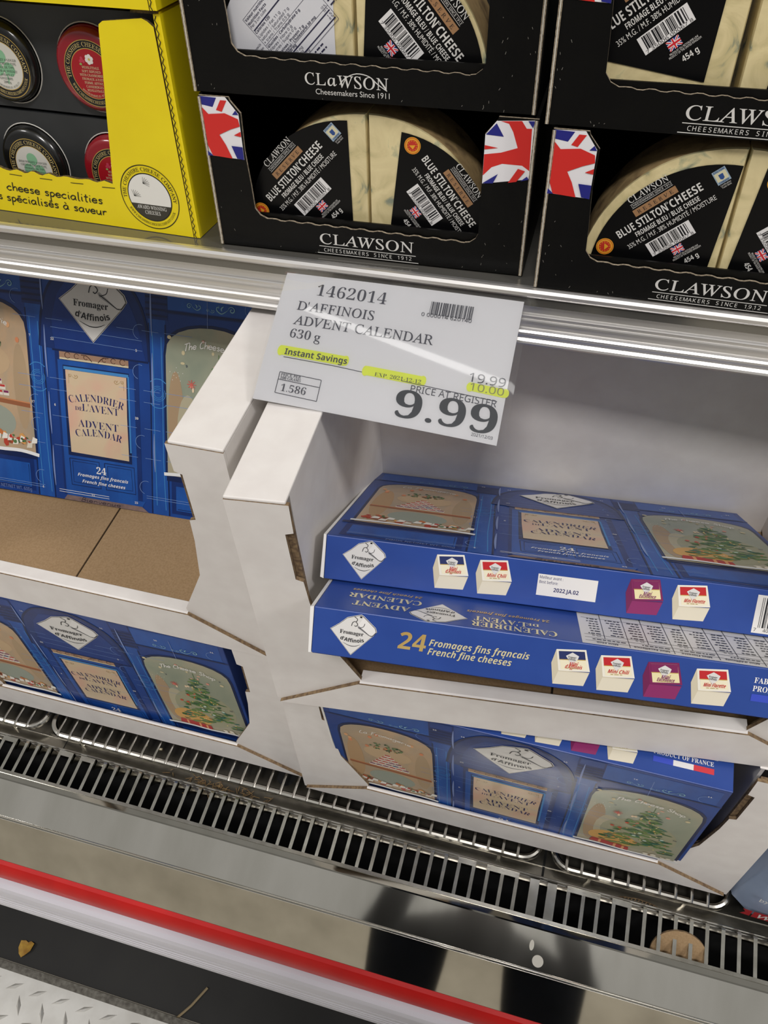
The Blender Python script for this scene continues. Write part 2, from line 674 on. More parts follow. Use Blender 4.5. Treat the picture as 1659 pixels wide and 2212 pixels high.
# refrigerated case: pan, sill, panel, bumpers
OC = (-0.2, 0.3, -1.6)
case = empty('refrigerated_case', frame(OC, (1, 0, 0), (0, 1, 0), (0, 0, 1)), 'open refrigerated display case with steel sill and red and grey bumpers', 'display case')
m = MB(); m.extrude_x([(.317, -1.100), (.3155, -1.0992), (.306, -1.0995), (.3045, -1.101), (.3045, -1.108), (.317, -1.108)], XA, XB, STEELF)
o = built(m, 'sill_nose', case, OC)
m = MB(); m.extrude_x([(.3045, -1.101), (.2625, -1.1195), (.2625, -1.123), (.3045, -1.106)], XA, XB, STEEL)
o = built(m, 'sloped_sill', case, OC)
m = MB(); m.extrude_x([(.2628, -1.1186), (.2616, -1.1188), (.2609, -1.1196), (.2603, -1.1197), (.2594, -1.1205), (.2590, -1.1218), (.222, -1.187), (.224, -1.189), (.2640, -1.1220)], XA, XB, STEELF)
o = built(m, 'front_panel', case, OC)
m = MB(); m.extrude_x([(.224, -1.186), (.217, -1.188), (.2115, -1.195), (.208, -1.206), (.2065, -1.2195), (.2078, -1.229), (.212, -1.2345), (.224, -1.236)], XA, XB, RED)
o = built(m, 'red_bumper_strip', case, OC, smooth=True)
m = MB(); m.extrude_x([(.224, -1.2365), (.203, -1.2385), (.1975, -1.2425), (.1945, -1.250), (.1915, -1.268), (.1910, -1.2685), (.1905, -1.280), (.1897, -1.2806), (.1893, -1.288), (.1886, -1.2885), (.1882, -1.297), (.1876, -1.2975), (.1872, -1.312), (.189, -1.316), (.224, -1.318)], XA, XB, BUMP)
o = built(m, 'grey_bumper_strip', case, OC)
KICK = mat('black_kick_plate', '#141311', 0.6, var='#1b1a17', vscale=12)
m = MB(); m.box(XA, XB, .235, .26, -1.5985, -1.318, KICK); m.box(XA, XB, .150, .235, -1.5995, -1.596, KICK)
o = built(m, 'kick_plate', case, OC)
m = MB()
m.box(XA, XB, .300, .304, -1.32, -1.11, BLACKV); m.box(XA, XB, .376, .380, -1.32, -1.137, BLACKV); m.box(XA, XB, .304, .382, -1.325, -1.32, BLACKV)
o = built(m, 'air_return_duct', case, OC)
m = MB(); m.extrude_x([(.3655, -1.134), (.367, -1.1312), (.369, -1.1305), (.90, -1.1305), (.90, -1.137), (.3665, -1.137)], XA, XB, PANM)
o = built(m, 'bottom_pan', case, OC)
pfn = lambda a, b, h: (a - OC[0], b - OC[1], -1.1305 + h - OC[2])
pr = Print(pfn)
pr.ell(-.3075, .4205, .0135, .0135, BLACKV, 0, 28)
pr.done('drain_hole', case, 'round black drain hole in the pan')
for x, w_ in ((-.645, .0012), (.0655, .003)):
    pr = Print(pfn)
    pr.line([(x, .372), (x, .6)], w_, BLACKV, 2)
    pr.done('pan_seam', case)
m = MB()
m.tube([(XA, .3672, -1.1035), (XB, .3672, -1.1035)], .0013, WIRE, 6); m.tube([(XA, .3655, -1.1080), (XB, .3655, -1.1080)], .0012, WIRE, 6)
m.tube([(XA, .3905, -1.1297), (XB, .3905, -1.1297)], .0008, WIRE, 6)
built(m, 'comb_support_rod', case, OC)
m = MB(); m.box(XA, XB, .93, .96, -1.32, .9, mat('case_back_panel', '#8b8984', 0.5))
built(m, 'back_panel', case, OC)

for y, z in ((.2617, -1.1192), (.2596, -1.1214)):  # thin bright tubes added along the crease to catch a highlight line
    m = MB(); m.tube([(XA, y, z), (XB, y, z)], .0009, WIRE, 8)
    built(m, 'highlight_bead', case, OC, smooth=True)
STK = mat('dull_white_sticker', '#c9c5ba', .7)
for x, y, z, rx, ry, lb in ((.0735, .2729, -1.1149, .0068, .0068, 'round white sticker on the steel sill at the right'), (.0635, .2872, -1.1086, .0028, .0060, 'torn white sticker scrap above the round sticker on the sill')):
    m = MB()
    q = [(rx * cos(2 * pi * k / 24), ry * sin(2 * pi * k / 24)) for k in range(24)]
    m.sheet(q, lambda a, b, d: (a, b, d), .0002, .0006, STK)
    tag(m.build('sticker', mw=frame((x, y, z), (1, 0, 0), (0, .915, .403), (0, -.403, .915))), lb, 'sticker')

# wire racks on the pan
RZ = -1.1095


def make_rack(x0, x1, label):
    O = ((x0 + x1) / 2, .6, -1.1305)
    r = empty('wire_rack', frame(O, (1, 0, 0), (0, 1, 0), (0, 0, 1)), label, 'wire rack', 'wire racks on the case bottom')
    y0, y1, c = .3880, .86, .024
    path = []
    for cx, cy, a0 in ((x1 - c, y0 + c, -pi / 2), (x1 - c, y1 - c, 0), (x0 + c, y1 - c, pi / 2), (x0 + c, y0 + c, pi)):
        for k in range(9):
            a = a0 + k * pi / 16
            path.append((cx + c * cos(a), cy + c * sin(a), RZ))
    m = MB(); m.tube(path, .0048, WIRE, 10, True)
    for x in (x0 + .05, x1 - .05):
        m.tube([(x, y0, RZ), (x, y0, -1.1305)], .003, WIRE, 8); m.tube([(x, y1, RZ), (x, y1, -1.1305)], .003, WIRE, 8)
    built(m, 'rack_frame', r, O, smooth=True)
    m = MB()
    n = int((x1 - x0 - 2 * .018) / .0194)
    for k in range(n + 1):
        x = x0 + .018 + k * .0194
        m.tube([(x, y0 - .003, RZ + .0042), (x, y0 + .004, RZ + .0058), (x, y1, RZ + .0058)], .0019, WIRE, 6)
    built(m, 'cross_wire', r, O, smooth=True)
    return r


make_rack(-1.38, -.683, 'chrome wire rack cut off by the left edge of the photo')
make_rack(-.668, .056, 'long chrome wire rack under the middle white trays')
make_rack(.074, .292, 'chrome wire rack under the right end of the lower tray')


# air return combs between sill nose and pan
def make_comb(xs, groups, x0, x1, label, tabs):
    O = ((x0 + x1) / 2, .34, -1.10)
    r = empty('air_return_comb', frame(O, (1, 0, 0), (0, 1, 0), (0, 0, 1)), label, 'air grille', 'air return combs along the sill')
    m = MB()
    w = .0022

    def strip(xa, xb):
        sec = [(.3165, -1.0990), (.340, -1.0965), (.3595, -1.0940), (.3620, -1.0943), (.3632, -1.0965), (.3632, -1.0990), (.3605, -1.0958), (.340, -1.0985), (.3165, -1.1008)]
        m.extrude_x(sec, xa, xb, COMBM)
    for g in groups:
        for x in g:
            strip(x - w, x + w)
        if len(g) > 1:
            m.extrude_x([(.3555, -1.0944), (.3620, -1.0938), (.3634, -1.0965), (.3634, -1.0990), (.3555, -1.0962)], g[0] - w, g[-1] + w, COMBM)
        xg = g[-1] + w
        m.box(xg - .0008, xg, .350, .3625, -1.102, -1.0970, COMBM)
        m.poly([(xg, .3628, -1.0955), (xg, .3655, -1.122), (xg, .348, -1.101)], COMBM)
        m.poly([(xg - .0006, .3628, -1.0955), (xg - .0006, .348, -1.101), (xg - .0006, .3655, -1.122)], COMBM)
    for x in tabs:
        m.extrude_x([(.3165, -1.0985), (.360, -1.0940), (.363, -1.0965), (.360, -1.0975), (.3165, -1.1015)], x - .0058, x + .0058, COMBM)
    m.box(x0, x1, .3125, .3170, -1.1005, -1.0978, COMBM)
    built(m, 'comb_strip', r, O)
    return r


def run(x0, n, d=.01855):
    return [[x0 + k * d] for k in range(n)]


gl = run(-1.1030, 20, .01838) + [[-.7169, -.6985]] + [[-.6801], [-.6617], [-.6434]] + [[-.6254, -.6073], [-.5905, -.5725]] + run(-.5538, 28, .01831) + [[-.0414, -.0226], [-.0042, .0143, .0328]]
make_comb(None, gl, -1.12, .0655, 'long metal air return comb between sill and racks', [.0554])
gr = [[.0978, .1163, .1344], [.1532, .1723]] + run(.1909, 50, .0184)
make_comb(None, gr, .0655, 1.2, 'metal air return comb at the right beside the brown cardboard disc', [.0773])

# tread plate in front
OT = (-.2, -.1, -1.6)
tp = empty('tread_plate', frame(OT, (1, 0, 0), (0, 1, 0), (0, 0, 1)), 'silver diamond tread plate on the floor at the bottom left corner', 'floor plate')
TREAD = mat('diamond_plate_aluminium', '#e6e4de', 0.28, 0.6, var='#d6d3cc', vscale=25)
m = MB(); m.box(XA, XB, -.13, .1345, -1.6, -1.586, TREAD)
built(m, 'plate', tp, OT)
m = MB(); m.box(XA, XB, .1345, .1465, -1.5995, -1.5855, mat('dirty_plate_rim', '#6d6a62', .8, var='#4a463f', vscale=150))
built(m, 'worn_rim', tp, OT)
m = MB()
for r in range(10):
    for c in range(56):
        x, y = -1.3 + c * .045 + (r % 2) * .0225, .116 - r * .0245
        if x > -.15:
            continue
        a = radians(-62) if (r % 2) else radians(28)
        L, W = .0170, .0042
        p = [(L, 0), (0, W), (-L, 0), (0, -W)]
        q = rot2(p, a, x, y)
        v = [(u, w_, -1.5862) for u, w_ in q] + [(x + .3 * L * cos(a), y + .3 * L * sin(a), -1.5825), (x - .3 * L * cos(a), y - .3 * L * sin(a), -1.5825)]
        m.add(v, [(0, 1, 4), (1, 2, 5, 4), (2, 3, 5), (3, 0, 4, 5)], TREAD)
built(m, 'raised_lozenge', tp, OT)

# small litter
LEAF = mat('dry_yellow_leaf', '#a8842f', .7, var='#8a6322', vscale=90)
m = MB()
lx = [(-.010, .006), (-.004, .008), (0, .0065), (.004, .009), (.011, .007), (.010, -.003), (.004, -.010), (0, -.0135), (-.005, -.010), (-.009, -.003)]
m.poly([(x * 1.25, y * 1.25, .0015 + .004 * abs(x) / .01) for x, y in lx], LEAF); m.poly([(x * 1.25, y * 1.25, .0011 + .004 * abs(x) / .01) for x, y in reversed(lx)], LEAF)
tag(m.build('dry_leaf', mw=frame((-.779, .176, -1.5955), (1, 0, 0), (0, 1, 0), (0, 0, 1)), fixn=False), 'dry yellow leaf on the black kick plate', 'leaf')
m = MB(); m.tube([(-.018, -.028, .002), (0, -.002, .0022), (.016, .030, .002)], .0022, mat('weathered_straw', '#8a7a5c', .8), 6)
tag(m.build('straw_stick', mw=frame((-.452, .172, -1.5955), (1, 0, 0), (0, 1, 0), (0, 0, 1))), 'thin pale stick lying on the black kick plate', 'stick')
m = MB()
dk = [(.034 * cos(pi * k / 30), .034 * sin(pi * k / 30)) for k in range(31)] + [(-.034, -.012), (.034, -.012)]
m.sheet(dk, lambda a, b, d: (a, d, b), 0, .003, KRAFT, EDGE)
tag(m.build('cardboard_disc', mw=frame((.236, .3205, -1.1135), (1, .0, 0), (0, .75, -.66), (0, .66, .75))), 'round brown cardboard disc stuck in the air return comb', 'cardboard piece')
m = MB()
pth = [(-.030, .0, 0), (-.02, .004, .001), (0, .006, .0015), (.02, .004, .001), (.030, .0, 0)]
for d in (0, .004):
    m.tube([(x, y + d, z) for x, y, z in pth], .0007, EDGE, 4)
for k in range(13):
    x = -.027 + k * .0045
    m.tube([(x, .006 - 6 * x * x, .0012), (x + .0022, .010 - 6 * x * x, .0012)], .0005, KRAFT, 4)
tag(m.build('corrugated_scrap', mw=frame((.187, .3705, -1.1295), (1, .0, 0), (0, 1, 0), (0, 0, 1))), 'curved brown corrugated scrap behind the right comb', 'cardboard piece')
m = MB()
rnd = random.Random(5)
for k in range(90):
    x, y = rnd.gauss(0, .035), rnd.gauss(0, .006)
    a = rnd.uniform(0, pi)
    L = rnd.uniform(.003, .007)
    z = rnd.uniform(.0008, .003)
    m.tube([(x - L * cos(a), y - L * sin(a) * .6, z), (x + L * cos(a), y + L * sin(a) * .6, z + rnd.uniform(-.0005, .001))], .0004, mat('dry_needles', '#7a5a3a', .8, var='#9c8355', vscale=300), 4)
tag(m.build('dry_needle_litter', mw=frame((-.395, .3790, -1.1300), (1, 0, 0), (0, 1, 0), (0, 0, 1))), 'dry brown needles scattered beneath the middle wire rack', 'litter', kind='stuff')
m = MB(); m.tube([(-.004, 0, .0015), (.004, .001, .0015)], .0017, mat('pale_crumb', '#c9bd9f', .7), 8)
tag(m.build('crumb', mw=frame((-.5035, .412, -1.1305), (1, 0, 0), (0, 1, 0), (0, 0, 1))), 'pale crumb lying on the pan between rack wires', 'crumb')

# ------------------------------------------------------------------ shelf with price rail
SY, SZ = (0, .9966, -.0824), (0, .0824, .9966)
SH0 = (0, .604, -.402)


def shelf_pt(x, b, u):
    return (x, .604 + .9966 * b + .0824 * u, -.402 - .0824 * b + .9966 * u)


def shelf_frame(x, b, u, yaw=0.0):
    xa = Vector((cos(yaw), sin(yaw) * SY[1], sin(yaw) * SY[2]))
    z = Vector(SZ)
    return frame(shelf_pt(x, b, u), xa, z.cross(xa), z)


shelf = empty('shelf', shelf_frame(-.2, 0, 0), 'metal case shelf with ribbed aluminium price rail under the cartons', 'shelf')
m = MB(); m.box(-1.5, 1.45, .0, .42, -.016, -.0006, SHELFM)
m.build('shelf_pan', shelf)
prof = [(.003, -.0005), (.0005, .0008), (-.002, .0002), (-.0035, -.0022), (-.0034, -.0052), (-.0015, -.0075), (.0015, -.0085), (.0035, -.011), (.004, -.018), (.0035, -.0245), (.0015, -.0255), (.001, -.0265), (.0025, -.0275), (.0025, -.030), (.0005, -.031), (.0003, -.0325), (.002, -.0335), (.002, -.038), (-.001, -.0395), (-.0025, -.041), (-.0025, -.0425), (-.0005, -.044), (.002, -.046), (.0025, -.0495), (.0005, -.0515), (-.0015, -.0525), (-.001, -.0540), (.006, -.0540), (.006, -.0005)]
m = MB(); m.extrude_x(prof, -1.5, 1.45, ALU)
m.build('price_rail', shelf, mw=None)


# ------------------------------------------------------------------ white shipping trays
FLAP = [(0, .001), (0, .312), (.053, .312), (.0528, .279), (.0455, .2765), (.0468, .217), (.0535, .2145), (.0555, .184), (.063, .128), (.0945, .0600), (.0945, .001)]
PLY = [(.004, .02), (.004, .308), (.0485, .308), (.0510, .283), (.0525, .212), (.0530, .186), (.0600, .128), (.090, .060), (.090, .02)]
TW, TH = .557, .312


def make_tray(origin, yaw, label, rack=0.0, height=TH, lip=.055, TD=.350, covered=False):
    lt = .0026 if covered else .0140
    r = empty('display_tray', yawed(origin, yaw), label, 'shipping tray', 'white cardboard shipping trays')
    S = height / TH

    def sh(p):
        return [(x + rack * y, y, z) for x, y, z in p]
    m = MB()
    xm = TW / 2 + .006
    for a, b in ((.006, xm - .0012), (xm + .0012, TW - .006)):
        m.box(a, b, .012, TD - .004, .0022, .0042, KRAFT)
    m.box(.004, TW - .004, .010, TD - .004, .0006, .0018, mat('dark_card_gap', '#2a2018', .9))
    m.v = sh(m.v)
    m.build('tray_floor', r)
    m = MB()
    m.sheet([(.004, .006 if covered else .0), (TW - .004, .006 if covered else .0), (TW - .0925, lip - .001), (.0925, lip - .001)], lambda a, b, d: (a, d, b), -.0048, -.0006, WHITE, EDGE, KRAFT)
    m.extrude_x([(-.0046, lip - .004), (-.0038, lip - .0012), (-.0015, lip), (lt - .002, lip - .001), (lt, lip - .004), (lt, .005), (lt - .0022, .005), (lt - .0022, lip - .006), (-.0006, lip - .006)], .0935, TW - .0935, WHITE)
    m.v = sh(m.v)
    m.build('front_lip', r)
    for s in (0, 1):
        def fx(a):
            return a if s == 0 else TW - a
        m = MB()
        m.sheet([(fx(a), b * S) for a, b in FLAP], lambda a, b, d: (a, d, b), -.0003, .0034, WHITE, EDGE, KRAFT, plain=(fx(0), .002))
        m.sheet([(fx(a), b * S) for a, b in PLY], lambda a, b, d: (a, d, b), .0046, .0080, EDGE, EDGE)
        m.v = sh(m.v)
        m.build('corner_flap', r)
        m = MB()
        xs = sorted((fx(.0), fx(.0035)))
        m.box(xs[0], xs[1], .0036, TD, 0, height - .0005, WHITE)
        xs = sorted((fx(.0435), fx(.0470)))
        m.box(xs[0], xs[1], .018, TD - .004, .01, height - .0005, WHITE)
        m.v = sh(m.v)
        m.build('side_wall', r)
        m = MB()
        xs = sorted((fx(.0), fx(.0505)))
        m.box(xs[0], xs[1], .014 if covered else .0002, TD, height - .0005, height + (.0005 if covered else .0030), WHITE)
        m.v = sh(m.v)
        m.build('top_strip', r, bevel=0 if covered else .0012)
    m = MB(); m.box(.004, TW - .004, TD - .004, TD, .0, height, WHITE)
    m.v = sh(m.v)
    m.build('back_wall', r)
    return r


make_tray((-.8290, .4170, -1.1005), 0, 'lower white tray at the left, holding a row of upright calendars', height=.3145, covered=True)
make_tray((-.2700, .4045, -1.1010), 0, 'lower white tray at the right with one upright calendar in view', height=.3145, covered=True)
make_tray((-.8290, .420, -.7850), 0, 'upper left white tray with bare brown floor and one leaning calendar', height=.316)
make_tray((-.2530, .3735, -.7860), radians(6), 'upper right white tray turned aslant, holding two flat calendars', rack=.061, TD=.303, height=.3165, lip=.060)

# ------------------------------------------------------------------ advent calendars
CW, CH, CD = .429, .303, .0415
AY = .173                                   # art coordinate 0 sits this far above the bottom edge
BL0 = multi_mat('facade_blue', [(.3, '#12357a'), (.5, '#153f8a'), (.72, '#194d9d')], 14, .32, (1, 1, .5))
BL1 = mat('facade_dark_blue', '#0d2a66', .32, var='#103273', vscale=40)  # darker blue of the printed shop front
BL2 = mat('facade_line_navy', '#0a1d48', .32, var='#0c2456', vscale=60)
BL3 = multi_mat('facade_bright_blue', [(.3, '#15428e'), (.55, '#1c56a8'), (.75, '#184896')], 30, .32, (1, 1, .3))
BLK = mat('carton_side_blue', '#2b4a96', .38, var='#274590', vscale=30)
LIN = ink('#3f86c6')
LAV = ink('#7f92c4')
PERF = ink('#7d9cd0')
TEAL = ink('#86b4c4')
WH = ink('#eeecea')
NAVY = ink('#1c1f5e')
DARK = ink('#15151a')
GOLD = mat('gold_foil', '#dcc07c', .35, .35, var='#c69a4c', vscale=45)
PALEG = mat('pale_gold_foil', '#e8dcae', .35, .25)
WINL = multi_mat('left_window_scene', [(.25, '#94998a'), (.42, '#b09d84'), (.55, '#c4a684'), (.72, '#a5a28f')], 13, .3, (1, 1, .7), distort=.6)
WINR = multi_mat('right_window_scene', [(.25, '#8c9684'), (.42, '#9da28d'), (.58, '#b3aa90'), (.75, '#a39d86')], 13, .3, (1, 1, .7), distort=.5)
POST = multi_mat('door_poster_paper', [(.3, '#c9b89a'), (.5, '#d2bc9c'), (.62, '#d6ad95'), (.75, '#c8bfa3')], 14, .32, distort=.4)
LOGOW = mat('logo_white', '#dcdad6', .32)


def logo(P, cx, cy, s, l=2):
    """diamond badge with a rolled corner, cx, cy = its lower tip, s = its width"""
    def q(pts):
        return [(cx + a * s, cy + b * s) for a, b in pts]
    out = [(0, 0), (-.49, .555), (-.30, .70), (-.13, .86), (.03, .915), (.12, .945), (.18, .96), (.235, .925), (.50, .70), (.535, .61), (.47, .515)]
    big = [(x * 1.04, .46 + (y - .46) * 1.045) for x, y in out]
    P.fill(q(big), ink('#e9e7e4'), l)
    big2 = [(x * 1.022, .46 + (y - .46) * 1.024) for x, y in out]
    P.fill(q(big2), DARK, l + 1)
    P.fill(q(out), LOGOW, l + 2)
    P.fill(q([(.10, .70), (.22, .76), (.50, .55), (.52, .60), (.50, .66), (.40, .50), (.13, .645)]), ink('#a9a8a8'), l + 3)
    P.fill(q([(.12, .73), (.23, .915), (.495, .695), (.525, .61), (.47, .53), (.40, .515)]), ink('#e6e4e1'), l + 4)
    P.line(q([(.13, .68), (.26, .60), (.40, .51), (.47, .52), (.535, .60)]), .012 * s, DARK, l + 5, True)
    P.line(q([(-.03, .69), (.0, .78), (.06, .80), (.11, .74), (.07, .69), (.04, .71)]), .014 * s, DARK, l + 5, True)
    P.line(q([(.03, .915), (.10, .86), (.07, .80)]), .014 * s, DARK, l + 5, True)
    P.line(q([(.14, .66), (.24, .70), (.27, .78)]), .012 * s, DARK, l + 5, True)
    P.ell(cx + .175 * s, cy + .925 * s, .028 * s, .022 * s, DARK, l + 5, 10)
    P.text('Fromager', 'serifb', cx - .01 * s, cy + .483 * s, .092 * s, DARK, l + 6, width=.54 * s, align='c', slope=-.02)
    r = .85 * s
    P.text("d'Affinois", 'bold', 0, 0, .088 * s, DARK, l + 6, width=None, align='c', arc=(cx + .01 * s, cy + .300 * s + r, r, -pi / 2, True), sx=1.0)
    P.line(q([(-.20, .275), (-.05, .215), (.08, .215), (.20, .265)]), .014 * s, DARK, l + 5, True, True)


def swirl(P, x, y, s, m, l=4, flip=1):
    def q(pts):
        return [(x + flip * a * s, y + b * s) for a, b in pts]
    sp = [(.32 * (1 - k / 16) * cos(k * .62) * 1.0 - .55, .32 * (1 - k / 16) * sin(k * .62)) for k in range(15)]
    P.line(q(sp), .09 * s, m, l, True, True)
    P.line(q([(-.23, 0), (.1, -.25), (.4, -.35), (.75, -.1), (.7, .15), (.5, .1)]), .09 * s, m, l, True, True)
    P.line(q([(.15, .25), (.35, .05), (.3, -.15)]), .12 * s, m, l, True, True)
    P.line(q([(.55, .3), (.6, .05)]), .14 * s, m, l, True, True)


def arch(x0, x1, zb, zs, zt, sk=0.0):
    p = [(x0 - sk * .3, zb), (x1 + sk * .0, zb), (x1, zs)]
    for k in range(1, 12):
        a = pi * k / 12
        p.append(((x0 + x1) / 2 + (x1 - x0) / 2 * cos(a), zs + (zt - zs) * (sin(a) ** .75)))
    p.append((x0, zs))
    return p


def cheese_art(P, x, y, s, top, name, plum=False, l=2):
    """printed picture of one wrapped mini cheese, x, y = centre, s = width"""
    def q(pts):
        return [(x + a * s, y + b * s) for a, b in pts]
    side = ink('#8a2c63') if plum else ink('#dfd7c2')
    side2 = ink('#6f2050') if plum else ink('#cfc5ac')
    topc = ink('#7d2458') if plum else ink('#ece7d8')
    P.fill(q([(-.40, -.50), (.36, -.45), (.46, -.08), (-.30, -.13)]), side, l)
    P.fill(q([(-.40, -.50), (-.30, -.13), (-.42, .44), (-.50, .06)]), side2, l)
    P.fill(q([(-.42, .44), (.30, .52), (.47, -.05), (-.30, -.13)]), topc, l + 1)
    P.line(q([(-.30, -.13), (.46, -.08)]), .02 * s, side2, l + 2)
    lab = q([(-.36, .40), (.27, .47), (.40, .00), (-.24, -.08)])
    P.fill(lab, ink('#eadfae') if plum else ink('#eee6c8'), l + 2)
    P.fill(q([(-.36, .40), (.27, .47), (.325, .25), (-.315, .18)]), ink(top), l + 3)
    P.line(q([(-.315, .18), (.325, .25)]), .018 * s, ink('#c6a552'), l + 4)
    P.fill(q([(.0, .08), (-.17, .30), (-.02, .41), (.15, .33), (.13, .24)]), LOGOW, l + 5)
    P.text('Fromager', 'serifb', x - .01 * s, y + .26 * s, .05 * s, DARK, l + 6, width=.2 * s, align='c')
    P.text("d'Affinois", 'bold', x - .01 * s, y + .20 * s, .05 * s, DARK, l + 6, width=.18 * s, align='c')
    c = ink('#7d2060') if plum else ink('#c22a2a')
    if ' ' in name:
        a, b = name.split(' ', 1)
    if name in ('Mini Chili', 'Mini Florette'):
        P.text(name, 'brush', x + .06 * s, y + .02 * s, .1 * s, c, l + 5, width=.52 * s, align='c', slope=.06)
    else:
        P.text(a, 'brush', x + .05 * s, y + .06 * s, .1 * s, c, l + 5, width=.22 * s, align='c', slope=.06)
        P.text(b, 'brush', x + .06 * s, y - .02 * s, .1 * s, c, l + 5, width=.42 * s, align='c', slope=.06)
    P.lines_of_text(x - .12 * s, y - .035 * s, .36 * s, 1, .03, ink('#a8905a'), l + 5, .09, .018 * s, 7)


def blobs(P, rnd, n, cx, cy, rx, ry, cols, l, s0, s1):
    for _ in range(n):
        t, r = rnd.uniform(0, 2 * pi), sqrt(rnd.random())
        P.ell(cx + rx * r * cos(t), cy + ry * r * sin(t), rnd.uniform(s0, s1), rnd.uniform(s0, s1) * .8, ink(rnd.choice(cols)), l + rnd.randint(0, 2), 7, rnd.uniform(0, 3), .25, rnd)


def make_calendar(mw, label):
    r = empty('advent_calendar', mw, label, 'advent calendar box', 'blue advent calendar boxes')
    w2 = CW / 2
    m = MB(); m.box(-w2, w2, 0, CD, 0, CH, BLK)
    m.build('carton', r, bevel=.0008)
    m = MB()
    m.add([(-w2 - .0004, .0, .0005), (-w2 - .0028, -.0002, .0005), (-w2 - .0036, CD - .001, .0005), (-w2 - .0004, CD, .0005), (-w2 - .0004, .0, CH - .0005), (-w2 - .0028, -.0002, CH - .0005), (-w2 - .0036, CD - .001, CH - .0005), (-w2 - .0004, CD, CH - .0005)], [(0, 1, 2, 3), (7, 6, 5, 4), (0, 4, 5, 1), (1, 5, 6, 2), (2, 6, 7, 3), (3, 7, 4, 0)], mat('white_flap_card', '#e9e7e3', .5))
    m.build('end_flap', r)
    FR = lambda a, b, h: (a, -h, b + AY)

    # --- painted shop front
    P = Print(FR)
    P.rect(-w2 + .0006, w2 - .0006, -.1726, .1294, BL0, 0)
    P.rect(-w2, w2, .083, .087, BL1, 1)
    for sx in (-1, 1):
        c = sx * .078 + (.003 if sx > 0 else 0)
        P.rect(c - .0105, c + .0105, -.172, .075, BL3, 1)
        for dx in (-.0105, .0105):
            P.line([(c + dx, .07), (c + dx * .9, 0), (c + dx, -.08), (c + dx * 1.1, -.172)], .0018, BL2, 2)
        P.line([(c - .006, .06), (c - .0055, .0), (c - .006, -.06), (c - .005, -.16)], .0009, LIN, 2)
        P.line([(c + .005, .055), (c + .0055, -.02), (c + .005, -.10), (c + .007, -.165)], .0009, LIN, 2)
        P.rect(c - .014, c + .014, .075, .128, BL1, 2)
        for k in range(5):
            P.rect(c - .0135, c + .0135, .078 + k * .007, .0805 + k * .007, BL2, 3)
        P.rect(c - .012, c + .012, .113, .127, BL0, 3)
        for rr in (.0095, .0075, .0055):
            P.ring(c, -.0135, rr - .0006, rr, LIN, 3, 26, .3 + rr * 100, 5.9 + rr * 100)
        P.line([(c - .010, .000), (c - .004, .004), (c + .004, .004), (c + .010, .000)], .0010, LIN, 3, True)
        P.line([(c - .010, -.027), (c - .004, -.031), (c + .004, -.031), (c + .010, -.027)], .0010, LIN, 3, True)
        # panel under each window
        x0, x1 = (-.205, -.094) if sx < 0 else (.096, .206)
        P.rect(x0, x1, -.168, -.122, BL1, 1)
        P.rect(x0 + .006, x1 - .006, -.163, -.130, BL3, 2)
        P.line([(x0 + .008, -.161), (x1 - .008, -.161), (x1 - .008, -.132)], .0008, BL2, 3)
        P.rect(x0 - .006, x1 + .006, -.124, -.116, BL2, 3)
        P.rect(x0 - .002, x1 + .002, .088, .124, BL3, 1)
        P.line([(x0 - .004, .0855), (x1 + .004, .0855)], .0025, BL2, 2)
        a = arch((-.2035 if sx < 0 else .0885), (-.0865 if sx < 0 else .2105), -.118, .040 if sx < 0 else .036, .0795 if sx < 0 else .0755)
        P.fill(a, BL2, 2)
    # awning
    dome = [(-.072, .026), (-.0685, .060), (-.061, .088), (-.049, .107), (-.030, .1225), (-.002, .1265), (.026, .1225), (.047, .108), (.059, .092), (.0675, .066), (.0705, .0235)]
    P.fill(dome, BL1, 3)
    P.line(dome, .0032, BL2, 4, True)
    P.fill([(-.056, .0245), (-.053, .065), (-.045, .090), (-.03, .110), (-.002, .116), (.026, .111), (.045, .094), (.056, .068), (.066, .0235)], mat('awning_blue', '#143a82', .32, var='#11327a', vscale=30), 4)
    P.fill([(-.0715, .0255), (-.052, .0245), (-.0555, .060), (-.066, .058)], BL1, 5)
    P.line([(-.056, .0235), (.069, .0225)], .0022, BL2, 5)
    # door
    P.rect(-.053, .056, -.165, .023, BL1, 2)
    P.rect(-.050, .050, -.160, .012, BL3, 3)
    P.rect(-.0435, .0435, -.110, .006, BL2, 4)
    P.rect(-.0425, .0428, .0008, .0045, LIN, 5)
    P.rect(.0415, .0435, -.095, .002, LIN, 5)
    P.fill([(-.047, .0135), (-.047, .0240), (.0435, .0220), (.0435, .0135)], ink('#a5836a'), 4)
    P.rect(-.047, .0435, .0128, .0150, ink('#d5c9a8'), 5)
    for sx in (-1, 1):
        for k in range(3):
            cx = sx * (.036 - k * .012)
            P.ring(cx, .0185, .0032 - k * .0005, .0039 - k * .0005, ink('#4a2c20'), 6, 18, .4, 5.6)
        P.line([(sx * .004, .0140), (sx * .010, .020), (sx * .018, .021)], .0009, ink('#4a2c20'), 6, True)
    for x0, x1 in ((-.0425, -.0018), (.0055, .0460)):
        P.line([(x0, -.1141), (x1, -.1141), (x1 + .001, -.150), (x0 + .001, -.150), (x0, -.1141)], .0011, BL2, 4)
        P.line([(x0 + .004, -.1175), (x1 - .004, -.1175), (x1 - .003, -.146), (x0 + .004, -.146), (x0 + .004, -.1175)], .0007, BL2, 4)
    P.fill([(-.053, -.158), (-.048, -.1655), (.056, -.1655), (.060, -.158)], BL3, 4)
    P.fill([(-.049, -.1655), (-.054, -.1722), (.064, -.1722), (.055, -.1655)], mat('doormat_brown', '#85706c', .5, var='#6f5d5c', vscale=120), 5)
    P.hand('Bienvenue', -.030, -.1712, .0028, ink('#2d2630'), .0007, 6, width=.056)
